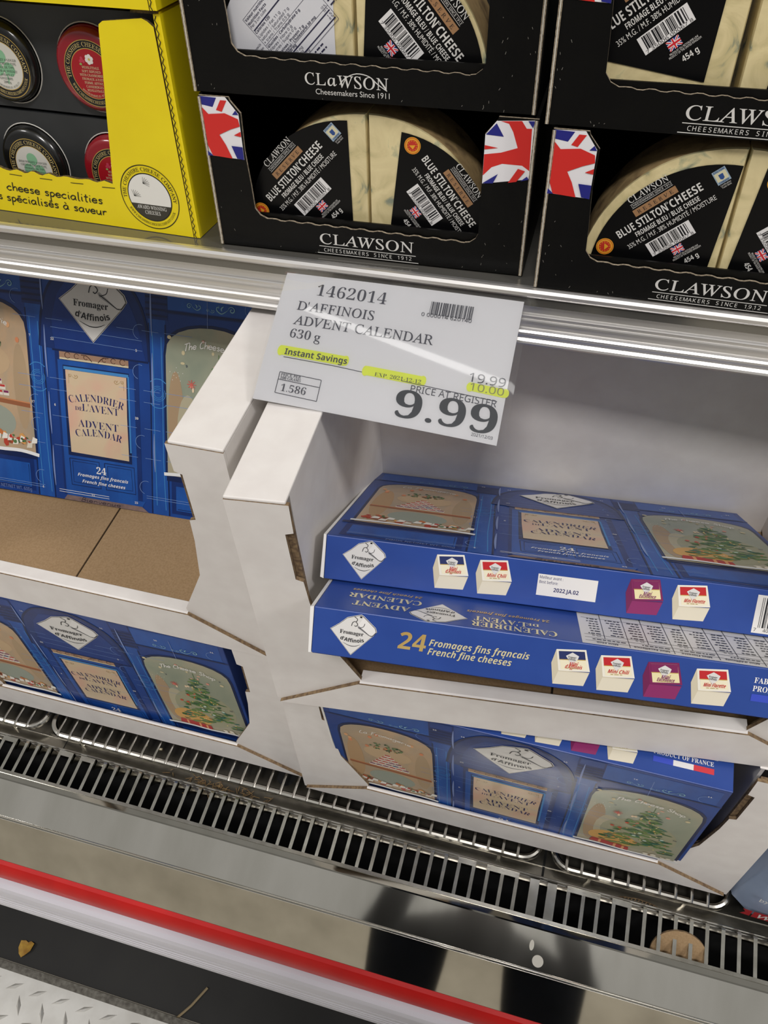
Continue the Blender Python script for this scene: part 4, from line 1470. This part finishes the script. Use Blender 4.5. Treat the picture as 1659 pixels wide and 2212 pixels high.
def make_wedge(mw, label, R, depth, lab, lab_xy, lab_rot, lab_R, half=pi / 4, side=1, lab_half=radians(44)):
    """side = 1: slice opens up-left of its tip, -1: up-right"""
    r = empty('cheese_wedge', mw, label, 'blue cheese wedge', 'wrapped blue cheese wedges')
    ring = rot2(sector(R, half), side * pi / 4)
    m = MB()
    n = len(ring)
    mid = [(a * .985 + side * -.001, b * .985 + .001) for a, b in ring]
    v = [(a, 0.0, b) for a, b in mid] + [(a, .0025, b) for a, b in ring] + [(a, depth, b) for a, b in ring]
    m.add(v[:n], [tuple(range(n))], PASTE)
    m.v += v[n:]
    ip, ir = m.mi(PASTE), m.mi(RIND)
    for k in range(n):
        j = (k + 1) % n
        cut = (k == 0 or j == 0)
        m.f.append([k, j, n + j, n + k]); m.fm.append(ip)
        m.f.append([n + k, n + j, 2 * n + j, 2 * n + k]); m.fm.append(ip if cut else ir)
    m.f.append([2 * n + k for k in range(n)][::-1]); m.fm.append(ip)
    m.build('cheese', r, smooth=True)
    lx, ly = lab_xy
    P = Print(lambda a, b, h: (lx + a * cos(lab_rot) - b * sin(lab_rot), -.0006 - h, ly + a * sin(lab_rot) + b * cos(lab_rot)), 0.0, .00009)
    s = lab_R / .0955
    if lab == 'black':
        P.fill([(a, b) for a, b in sector(lab_R, lab_half)], LBK, 0)
        P.fn0 = P.fn
        up_ = .0055 * s
        P.fn = lambda a, b, h: P.fn0(a, b + up_, h)
        T = lambda t, sty, x, y, w, cap, mm=SILV: P.text(t, sty, x * s, y * s, cap * s, mm, 2, width=w * s, align='c')
        T('CLAWSON', 'serif', 0, .0845, .0340, .0052)
        P.line([(-.0175 * s, .0832 * s), (.0175 * s, .0832 * s)], .0003, SILV, 2)
        T('CHEESEMAKERS SINCE 1912', 'light', 0, .0806, .0345, .0018)
        P.line([(-.0175 * s, .0797 * s), (.0175 * s, .0797 * s)], .0003, SILV, 2)
        P.rect(-.0185 * s, .0185 * s, .0722 * s, .0782 * s, BRONZE, 2)
        for k, ch in enumerate('RESERVE'):
            P.text(ch, 'serif', (-.0138 + k * .0046) * s, .0736 * s, .0030 * s, DARK, 3, align='c')
        T('BLUE STILTON', 'bold', -.0165, .0632, .0440, .0068)
        T('CHEESE', 'bold', .0215, .0632, .0265, .0068)
        P.ring(.0068 * s, .0692 * s, .0006, .0009, SILV, 2, 10)
        T('FROMAGE BLEU / BLUE CHEESE', 'bold', .0015, .0568, .0550, .0042)
        T('35% M.G. / M.F. 38% HUMIDITÉ / MOISTURE', 'sans', .0015, .0508, .0760, .0040)
        P.rect(-.0240 * s, .0140 * s, .0345 * s, .0475 * s, ink('#dedcda'), 1)
        P.barcode(-.0210 * s, .0372 * s, .032 * s, .0095 * s, DARK, 2, 0, 24, 7)
        P.text('7 35006 00067 8', 'light', -.0225 * s, .0348 * s, .0022 * s, DARK, 2, width=.0350 * s)
        union_jack(P, -.0045 * s, .0298 * s, .0095 * s, .0072 * s, radians(0), 1)
        P.text('PRODUIT DU ROYAUME-UNI', 'sans', 0, .0238 * s, .0015 * s, SILV, 2, width=.0210 * s, align='c')
        P.text('PRODUCT OF THE UNITED KINGDOM', 'sans', 0, .0219 * s, .0015 * s, SILV, 2, width=.0240 * s, align='c')
        T('454 g', 'bold', .001, .0150, .0120, .0042)
        cx, cy = -.0520 * s, .0640 * s
        P.ell(cx, cy, .0072 * s, .0072 * s, ORG, 1, 30); P.ell(cx, cy, .0048 * s, .0048 * s, REDP, 2, 24)
        P.ring(cx, cy, .0062 * s, .0066 * s, REDP, 2, 26)
        for k in range(12):
            a = 2 * pi * k / 12
            P.ell(cx + .0040 * s * cos(a), cy + .0040 * s * sin(a), .0004, .0004, ORG, 3, 6)
        P.fill([(cx - .0020 * s, cy - .0022 * s), (cx + .0026 * s, cy - .0016 * s), (cx + .0012 * s, cy + .0026 * s)], ORG, 3)
        cx, cy = .0500 * s, .0655 * s
        P.rect(cx - .0052 * s, cx + .0052 * s, cy - .0058 * s, cy + .0058 * s, ink('#93a7b8'), 1)
        P.rect(cx - .0044 * s, cx + .0044 * s, cy - .0036 * s, cy + .0036 * s, ink('#cfc9a8'), 2)
        P.fill([(cx - .0018 * s, cy + .0018 * s), (cx + .0018 * s, cy + .0018 * s), (cx + .0016 * s, cy - .0020 * s), (cx, cy - .0030 * s), (cx - .0016 * s, cy - .0020 * s)], ink('#2b4a86'), 3)
        P.text('STILTON', 'bold', cx, cy + .0040 * s, .0013 * s, ink('#24406e'), 3, width=.0085 * s, align='c')
        P.text('CHEESE', 'bold', cx, cy - .0053 * s, .0013 * s, ink('#24406e'), 3, width=.0075 * s, align='c')
        P.text('Certification', 'light', cx, cy - .0078 * s, .0013 * s, SILV, 2, width=.0080 * s, align='c')
        P.text('Trade Mark', 'light', cx, cy - .0096 * s, .0013 * s, SILV, 2, width=.0075 * s, align='c')
    elif lab == 'white':
        P.fill(sector(lab_R, lab_half), LWH, 0)
        D = ink('#2a2a44')
        P.rect(-.0230, .0330, .0285, .0286, D, 1)
        for y in (.0800, .0560, .0410, .0290):
            P.line([(-.0255, y), (.0335, y)], .0003, D, 1)
        for y in (.0690, .0380, .0316):
            P.line([(-.0245, y), (.0325, y)], .0010, D, 1)
        P.line([(-.0255, .0225), (-.0255, .0800)], .0003, D, 1); P.line([(.0335, .029), (.0335, .0800)], .0003, D, 1)
        rows = (('Valeur nutritive', 'bold', .0770), ('Nutrition Facts', 'bold', .0738), ('Per 3 cm cube', 'light', .0712), ('Calories 120', 'bold', .0662), ('Lipides / Fat 11 g', 'light', .0628), ('saturés / Saturated 7 g', 'light', .0598), ('+ trans / Trans 0.5 g', 'light', .0570), ('Glucides / Carbohydrate 0 g', 'bold', .0532), ('Fibres / Fibre 0 g', 'light', .0502), ('Sucres / Sugars 0 g', 'light', .0474), ('Protéines / Protein 7 g', 'bold', .0440), ('Cholestérol / Cholesterol 30 mg', 'bold', .0416), ('Sodium 240 mg', 'bold', .0392), ('Potassium 30 mg', 'light', .0350), ('Calcium 100 mg', 'light', .0328), ('Fer / Iron 0.1 mg', 'light', .0300))
        for t, sty, y in rows:
            t = t.replace('é', 'e')
            P.text(t, sty, -.0245, y, .0019, D, 2, width=min(.048, .00145 * len(t)))
        for k, y in enumerate((.0628, .0532, .0416, .0392, .0350, .0328)):
            P.text(('17 %', '0 %', '10 %', '10 %', '1 %', '8 %')[k], 'light', .0322, y, .0018, D, 2, width=.0042, align='r')
        for k, t in enumerate(('Produit du Royaume-Uni', 'Product of the United Kingdom', 'Long Clawson Dairy Ltd, Long', 'Clawson, Melton Mowbray,', 'Leicestershire LE14 4PJ, UNITED', 'KINGDOM. www.clawson.co.uk', 'Importé par / Imported by:', 'Produits laitiers Canada')):
            t = t.replace('é', 'e')
            P.text(t, 'sans', -.0275, .0590 - k * .0032, .0019, D, 2, width=.00078 * len(t), align='r')
        P.lines_of_text(.0355, .0660, .016, 9, .0034, D, 2, 0, .0011, 5)
        P.lines_of_text(-.0100, .0255, .024, 2, .0034, D, 2, 0, .0011, 6)
    P.done('label_sticker', r)
    return r


def in_carton(c, x, dp, z):
    return c @ Matrix.Translation((x, dp, z))


make_wedge(in_carton(c1, .1383, .0130, .0150), 'left blue cheese wedge in the centre flagged carton, black label rising to the right', .1045, .055, 'black', (-.0143, .0030), radians(45), .0955)
make_wedge(in_carton(c1, .1398, .0130, .0150), 'right blue cheese wedge in the centre flagged carton, black label slanting down', .1045, .055, 'black', (.0170, .0030), -radians(51), .0905, side=-1)
make_wedge(in_carton(c2, .1330, .0130, .0060), 'blue cheese wedge with a white nutrition label in the top centre carton', .1045, .055, 'white', (-.0150, .0050), radians(44), .0980)
make_wedge(in_carton(c2, .1350, .0130, .0060), 'blue cheese wedge with black label beside the white labelled one', .1045, .055, 'black', (.0040, .0040), -radians(48), .0960, side=-1)
make_wedge(in_carton(c3, .1398, .0130, .0140), 'left blue cheese wedge in the lower right carton, thick pale paste above label', .1075, .055, 'black', (-.0075, .0040), radians(40), .0915)
make_wedge(in_carton(c3, .1413, .0130, .0140), 'blue cheese wedge cut by the right photo edge in the lower carton', .1075, .055, 'black', (.0060, .0040), -radians(49), .0915, side=-1)
make_wedge(in_carton(c4, .1220, .0130, .0120), 'left blue cheese wedge in the top right carton, paste below its label reading 454 g', .1060, .055, 'black', (-.0180, .0200), radians(40), .0915, lab_half=radians(42))
make_wedge(in_carton(c4, .1275, .0130, .0120), 'blue cheese wedge cut by the right photo edge in the top carton', .1060, .055, 'black', (.0180, .0170), -radians(49), .0880, side=-1)

# ------------------------------------------------------------------ yellow cheese carton with round waxed cheeses
YEL = mat('yellow_carton', '#ecd612', .42, var='#e6ce10', vscale=16)
YCORE = mat('carton_core_brown', '#6d5a32', .8, var='#2c2414', vscale=420)
INS = mat('black_insert_card', '#2b2d2e', .45, var='#313334', vscale=22)
INK = ink('#1c1b14')
YW = .36


def make_yellow(mw, label, full):
    r = empty('yellow_cheese_carton', mw, label, 'cheese carton', 'yellow cheese cartons')
    PT = [(-.0754, .0420), (-.0700, .0700), (-.0645, .1016), (-.0580, .1360), (-.0523, .1695), (-.0511, .1740), (-.0469, .1766), (-.0102, .1806), (-.0056, .1787), (-.0008, .1750), (0, .0)]
    out = [(-YW, 0)] + [(0, 0)] + PT[-2::-1] + [(-.0769, .0422)]
    for k in range(30):
        x = -.080 - k * (.2 - .080) / 30
        out.append((x, .0422 + .0010 * sin(k * 1.3) + (.0008 if k % 4 < 2 else 0)))
    out += [(-.2, .0445), (-YW + .077, .0445), (-YW + .05, .176), (-YW, .18)]
    m = MB(); m.sheet(out, lambda a, b, d: (a, d, b), 0, .003, YEL, YCORE, YCORE)
    fp = m.build('front_panel', r)
    m = MB()
    m.box(.0008, .0042, .0, .26, 0, .1840, YEL)
    m.box(.0042, .0066, .0004, .26, 0, .1840, YEL)
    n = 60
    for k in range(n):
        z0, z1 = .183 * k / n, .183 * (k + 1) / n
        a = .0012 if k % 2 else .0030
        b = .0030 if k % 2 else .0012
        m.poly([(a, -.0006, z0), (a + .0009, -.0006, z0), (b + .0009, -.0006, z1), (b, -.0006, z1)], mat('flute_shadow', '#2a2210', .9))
    m.box(-.0209, .0045, .0030, .26, .1835, .1850, YEL)
    m.poly([(-.0209, .0025, .1835), (.0045, .0025, .1835), (.0045, .0025, .1865), (-.0209, .0025, .1850)], YCORE)
    m.build('side_panel', r)
    m = MB(); m.box(-YW, -YW + .003, .0, .26, 0, .184, YEL); m.build('side_panel', r)
    m = MB(); m.box(-YW, .0, .003, .26, 0, .003, YEL); m.build('carton_floor', r)
    m = MB(); m.box(-YW, .0, .257, .26, 0, .184, YEL); m.build('back_panel', r)
    for z0, z1, zc in ((.0035, .0875, .0400), (.0905, .1770, .1305)):
        m = MB()
        loops = [[(-YW + .004, z0), (-.006, z0), (-.006, z1), (-YW + .004, z1)]]
        for xc in (-.2720, -.1795, -.0870):
            loops.append([(xc + .0366 * cos(2 * pi * k / 40), zc + .0366 * sin(2 * pi * k / 40)) for k in range(40)])
        flat = [q for lp in loops for q in lp]
        tr = tessellate_polygon([[Vector((a, b, 0)) for a, b in lp] for lp in loops])
        m.add([(a, .0300, b) for a, b in flat], [tuple(t) for t in tr], INS)
        m.add([(a, .0306, b) for a, b in flat], [tuple(t)[::-1] for t in tr], INS)
        m.box(-YW + .004, -.006, .0306, .2, z1 - .001, z1, INS)
        m.box(-YW + .004, -.006, .0306, .2, z0, z0 + .001, INS)
        m.box(-YW + .004, -.006, .199, .2, z0, z1, INS)
        m.build('insert_tray', r)
    if not full:
        return r
    FR = lambda a, b, h: (a, -h, b)
    P = Print(FR)
    P.hand('and', -.2290, .0228, .0042, INK, .0011, 1, width=.0220)
    P.hand('cheese specialities', -.1990, .0222, .0042, INK, .0011, 1, width=.1080, slope=-.012)
    P.hand('s', -.2125, .0118, .0042, INK, .0011, 1, width=.0050)
    P.hand('spécialisés à saveur', -.2035, .0112, .0042, INK, .0011, 1, width=.1135, slope=-.012)
    for k in range(4):
        P.line([(-.19 + k * .034, .0385 - k * .0003), (-.176 + k * .034, .0382)], .0006, INK, 1)
    P.done('hand_lettering', fp)
    P = Print(FR)
    cx, cy = -.0385, .0335
    P.ring(cx, cy, .0292, .0300, INK, 1, 60)
    P.ell(cx, cy, .0226, .0226, INK, 1, 48)
    P.ell(cx, cy, .0216, .0216, ink('#e4e2da'), 2, 48)
    pts = [(cx + .0216 * cos(a), cy + .0216 * sin(a)) for a in [pi + radians(18) + (pi - radians(36)) * k / 24 for k in range(25)]]
    P.fill(pts, ink('#38352c'), 3)
    P.text('AWARD WINNING', 'serif', cx, cy - .0112, .0034, ink('#e4e2da'), 4, width=.0310, align='c')
    P.text('CHEESES', 'serif', cx, cy - .0160, .0034, ink('#e4e2da'), 4, width=.0160, align='c')
    for lx, ly, ang in ((-.004, .013, .5), (-.016, .000, .9)):
        for k in range(7):
            a = ang - .9 + k * .3
            P.line([(cx + lx, cy + ly), (cx + lx + .007 * cos(a), cy + ly + .006 * sin(a))], .0009, INK, 4, False, True)
    P.text('THE CHESHIRE CHEESE COMPANY', 'serif', 0, 0, .0034, INK, 2, align='c', arc=(cx, cy, .0242, pi / 2, False), sx=.96)
    P.text('WWW.CHESHIRECHEESECOMPANY.CO.UK', 'serif', 0, 0, .0024, INK, 2, align='c', arc=(cx, cy, .0268, -pi / 2, True), sx=.86)
    P.done('round_seal', fp)
    return r


yy = radians(-2.6)
y1 = shelf_frame(-.3746, .0190, 0, yy)
make_yellow(y1, 'yellow carton with round seal and handwriting on the shelf at the left', True)
make_yellow(shelf_frame(-.3740, .0150, .1875, yy), 'second yellow carton, only its bottom edge in view at the top left', False)
HOLER = mat('hole_rim_white', '#cfccc4', .6)


def make_truckle(mw, label, red):
    r = empty('waxed_cheese', mw, label, 'round cheese', 'round waxed cheeses in the yellow carton')
    wax = mat('red_wax', '#8e1420', .22, coat=.6) if red else mat('black_wax', '#141413', .25, coat=.5)
    prof = [(.0, -.0090), (.029, -.0089), (.0315, -.0080), (.0340, -.0050), (.0348, 0), (.0348, .020), (.030, .028), (0, .028)]
    n = 40
    v, f = [], []
    for rr, y in prof:
        for k in range(n):
            a = 2 * pi * k / n
            v.append((rr * cos(a), y, rr * sin(a)))
    for i in range(len(prof) - 1):
        for k in range(n):
            f.append((i * n + k, i * n + (k + 1) % n, (i + 1) * n + (k + 1) % n, (i + 1) * n + k))
    m = MB(); m.add(v, f, wax); m.build('wax_body', r, smooth=True)
    m = MB()
    m.tube([(.0362 * cos(2 * pi * k / 48), .0, .0362 * sin(2 * pi * k / 48)) for k in range(48)], .0005, HOLER, 5, True)
    m.build('hole_rim', r)
    P = Print(lambda a, b, h: (a * .94 + .0030, -.0092 - h, b * .94 - .0018), 0, .0001)
    G = ink('#b89a4e')
    P.ell(0, 0, .0288, .0288, G, 0, 48); P.ell(0, 0, .0281, .0281, DARK, 1, 48)
    P.ell(0, 0, .0218, .0218, G, 2, 48)
    P.ell(0, 0, .0211, .0211, ink('#a3141f') if red else ink('#cfccc2'), 3, 48)
    P.text('THE CHESHIRE CHEESE COMPANY', 'serif', 0, 0, .0036, ink('#cdb878'), 4, align='c', arc=(0, 0, .0232, pi / 2, False), sx=.92)
    P.text('WWW.CHESHIRECHEESECOMPANY.CO.UK', 'serif', 0, 0, .0028, ink('#cdb878'), 4, align='c', arc=(0, 0, .0262, -pi / 2, True), sx=.76)
    if red:
        c = ink('#d9c9a0')
        for k in range(6):
            a = 2 * pi * k / 6 + .3
            P.ell(.0005 + .0027 * cos(a), .0125 + .0027 * sin(a), .0019, .0019, ink('#e2ddd4'), 5, 10)
        P.ell(.0005, .0125, .0012, .0012, ink('#c9b45e'), 6, 8)
        for x, y in ((-.0075, .013), (-.006, .0105), (-.009, .0105)):
            P.ell(x, y, .0016, .0016, ink('#c03a50'), 5, 10)
        P.ell(-.0095, .008, .0014, .0009, ink('#8fb45e'), 5, 10)
        rows = ('WENSLEYDALE', 'SOFT RIPENED', 'WITH CRANBERRIES', 'FROMAGE A PATE', 'FERME AFFINE', 'CANNEBERGES', 'WENSLEYDALE')
    else:
        c = ink('#4f5a50')
        for k in range(3):
            a = pi / 2 + 2 * pi * k / 3
            P.ell(.0075 * cos(a), .001 + .0075 * sin(a), .0062, .0062, ink('#86b890'), 4, 18)
        P.line([(0, -.002), (.002, -.010), (.001, -.016)], .0014, ink('#86b890'), 4, True)
        rows = ('IRISH WHISKEY & GINGER', 'CHEDDAR CHEESE TYPE', 'FROMAGE DE TYPE', 'CHEDDAR AU WHISKEY', 'IRLANDAIS ET', 'GINGEMBRE', '200 g')
    for k, t in enumerate(rows):
        P.text(t, 'serif', 0, .0045 - k * .0033, .0021, c, 6, width=min(.034, .00165 * len(t)), align='c')
    P.text('MOISTURE/HUMIDITE 42% - M.F./M.G. 27%', 'serif', 0, 0, .0018, c, 6, align='c', arc=(0, 0, .0200, -pi / 2, True), sx=.62)
    P.done('round_label', r)
    return r


for (x, z), red, lb in (((-.1795, .1305), False, 'pale green labelled waxed cheese in the upper insert, cut by the left photo edge'), ((-.0870, .1305), True, 'red labelled waxed cheese in the upper insert of the yellow carton'), ((-.1795, .0400), False, 'pale green labelled waxed cheese in the lower insert behind the handwriting'), ((-.0870, .0400), True, 'red labelled waxed cheese low behind the yellow pillar')):
    make_truckle(y1 @ Matrix.Translation((x, .0300, z)), lb, red)

# ------------------------------------------------------------------ snack bag at the right
BAG = mat('pale_blue_plastic_bag', '#8795ab', .3, var='#7a88a0', vscale=9, bump=.5, bscale=14, coat=.4)
OB = (.4215, .4440, -1.1010)
bagr = empty('plastic_bag', frame(OB, (1, 0, 0), (0, 1, 0), (0, 0, 1)), 'pale blue plastic snack bag standing at the right beside the white tray', 'snack bag')
m = MB()
nu, nv = 28, 22
v = []
for j in range(nv + 1):
    t = j / nv
    for i in range(nu):
        a = 2 * pi * i / nu
        ww = .1300 - .010 * t
        dd = .066 * (1 - .75 * t ** 2) * (.9 + .1 * sin(pi * t))
        c_, s_ = cos(a), sin(a)
        x = ww * math.copysign(abs(c_) ** .32, c_)
        y = dd * math.copysign(abs(s_) ** .5, s_) + .05 * t
        v.append((x + .003 * sin(9 * t + 3 * a), y + .003 * sin(7 * a + 5 * t), .005 + .27 * t))
f = [(j * nu + i, j * nu + (i + 1) % nu, (j + 1) * nu + (i + 1) % nu, (j + 1) * nu + i) for j in range(nv) for i in range(nu)]
f += [tuple(range(nu))[::-1], tuple(nv * nu + i for i in range(nu))]
m.add(v, f, BAG)
m.build('bag_body', bagr, smooth=True)
P = Print(lambda a, b, h: (a, -.0640 - h + .10 * max(0, b) ** 1.4, b))
RB = ink('#a3232a')
P.fill([(-.124, .036), (-.1195, .028), (-.124, .020), (-.1125, .018), (-.1125, .034)], RB, 0)
P.fill([(-.1105, .034), (-.1105, .017), (.02, .006), (.02, .026)], RB, 0)
P.text('WO', 'heavy', -.1075, .0185, .0115, ink('#d6d4d0'), 1, shear=.3, slope=-.08)
P.text('by', 'sans', -.1150, .066, .0085, ink('#d6d4d0'), 1)
P.done('bag_print', bagr)

# ------------------------------------------------------------------ the photographer, mirrored in the steel sill and front panel
def make_person():
    V, E, R = [], [], []

    def chain(pts, start=None):
        prev = start
        for p, r in pts:
            V.append(p)
            R.append(r)
            if prev is not None:
                E.append((prev, len(V) - 1))
            prev = len(V) - 1
        return prev
    root = chain([((0, -.37, -.69), (.150, .105))])
    chest = chain([((0, -.37, -.50), (.140, .100)), ((0, -.37, -.30), (.160, .110)), ((0, -.365, -.20), (.120, .085))], root)
    neck = chain([((0, -.345, -.110), (.055, .055)), ((0, -.315, -.045), (.066, .072)), ((0, -.305, .030), (.078, .092)), ((0, -.315, .095), (.072, .080))], chest)
    for sx in (-1, 1):
        chain([((sx * .100, -.37, -.78), (.098, .092)), ((sx * .128, -.36, -1.12), (.098, .090)), ((sx * .132, -.372, -1.30), (.098, .090)), ((sx * .138, -.385, -1.505), (.072, .068)), ((sx * .140, -.34, -1.553), (.044, .036)), ((sx * .152, -.225, -1.567), (.040, .028))], root)
        w = chain([((sx * .165, -.37, -.205), (.062, .062)), ((sx * .225, -.33, -.34), (.050, .050)), ((sx * .235, -.245, -.435), (.043, .043)), ((sx * .165, -.150, -.250), (.036, .036)), ((sx * .110, -.105, -.110), (.027, .024)), ((sx * .092, -.090, -.065), (.030, .018))], chest)
        for k, (dx, L) in enumerate(((-.026, .060), (-.009, .070), (.009, .066), (.025, .052))):
            bx, by, bz = sx * (.084 + dx * .2), -.080 - dx * .7, -.035
            chain([((bx, by, bz), (.0088, .0088)), ((bx - sx * L * .35, by + .004, bz + L * .40), (.0082, .0082)), ((bx - sx * L * .70, by + .004, bz + L * .45), (.0074, .0074))], w)
        chain([((sx * .080, -.062, -.060), (.0105, .0105)), ((sx * .058, -.048, -.045), (.0092, .0092)), ((sx * .040, -.046, -.034), (.0080, .0080))], w)
    me = bpy.data.meshes.new('person')
    me.from_pydata(V, E, [])
    o = bpy.data.objects.new('person', me)
    COL.objects.link(o)
    o.modifiers.new('skin', 'SKIN')
    if not me.skin_vertices:
        return None
    for d, r in zip(me.skin_vertices[0].data, R):
        d.radius = r
    me.skin_vertices[0].data[0].use_root = True
    sb = o.modifiers.new('sub', 'SUBSURF')
    sb.levels = sb.render_levels = 2
    dg = bpy.context.evaluated_depsgraph_get()
    dg.update()
    m2 = bpy.data.meshes.new_from_object(o.evaluated_get(dg))
    bpy.data.objects.remove(o)
    mats = [mat('dark_jeans', '#1b2536', .8, var='#16202f', vscale=90), mat('dark_jacket', '#23262c', .75, var='#1c1f25', vscale=50), mat('skin', '#c9977c', .5), mat('dark_shoe', '#1c1b1b', .5)]
    for m_ in mats:
        m2.materials.append(m_)
    for p in m2.polygons:
        c = p.center
        hand = c.y > -.108 and c.z > -.16
        i = 1
        if c.z < -.66 and abs(c.x) < .3 and c.y < -.1:
            i = 0
        if c.z < -1.525:
            i = 3
        if hand or (c.z > -.105 and abs(c.x) < .12 and c.y < -.2):
            i = 2
        p.material_index = i
        p.use_smooth = True
    O = Vector((0, -.37, -1.6))
    for v in m2.vertices:
        v.co -= O
        v.co.z = max(v.co.z, .0005)
    r = bpy.data.objects.new('person', m2)
    COL.objects.link(r)
    r.matrix_world = frame(O, (1, 0, 0), (0, 1, 0), (0, 0, 1))
    tag(r, 'person in dark jeans and dark jacket, seen only mirrored in the steel front panel', 'person')
    m = MB()
    n, k = 20, 9
    hv = []
    for j in range(k + 1):
        t = -.25 + (pi / 2 + .25) * j / k
        for i in range(n):
            a = 2 * pi * i / n
            back = .5 - .5 * sin(a)
            hv.append((.086 * cos(t) * cos(a), .055 + (.100 * cos(t)) * sin(a), 1.640 + .112 * sin(t) - .07 * back * (1 - j / k) + .03 * (1 - back) * (1 - j / k)))
    m.add(hv, [(j * n + i, j * n + (i + 1) % n, (j + 1) * n + (i + 1) % n, (j + 1) * n + i) for j in range(k) for i in range(n)], mat('brown_hair', '#33251c', .6, var='#241912', vscale=120))
    m.build('hair', r, smooth=True)
    for nm, sx in (('ear', -1), ('ear', 1)):
        m = MB(); m.tube([(sx * .080, .050, 1.645), (sx * .090, .045, 1.628), (sx * .084, .050, 1.598)], (.008, .012, .006), mats[2], 10)
        m.build(nm, r, smooth=True)
    m = MB(); m.tube([(0, .145, 1.640), (0, .160, 1.612), (0, .150, 1.600)], (.006, .011, .008), mats[2], 10)
    m.build('nose', r, smooth=True)
    for sx in (-1, 1):
        m = MB(); m.tube([(sx * .032 - .011, .138, 1.640), (sx * .032, .145, 1.640), (sx * .032 + .011, .138, 1.640)], (.003, .0075, .003), mat('eye', '#e8e4de', .2), 10)
        m.build('eye', r, smooth=True)
    m = MB(); m.tube([(-.024, .134, 1.572), (0, .142, 1.570), (.024, .134, 1.572)], (.002, .006, .002), mat('lip', '#a5665a', .45), 8)
    m.build('mouth', r, smooth=True)
    return r


make_person()
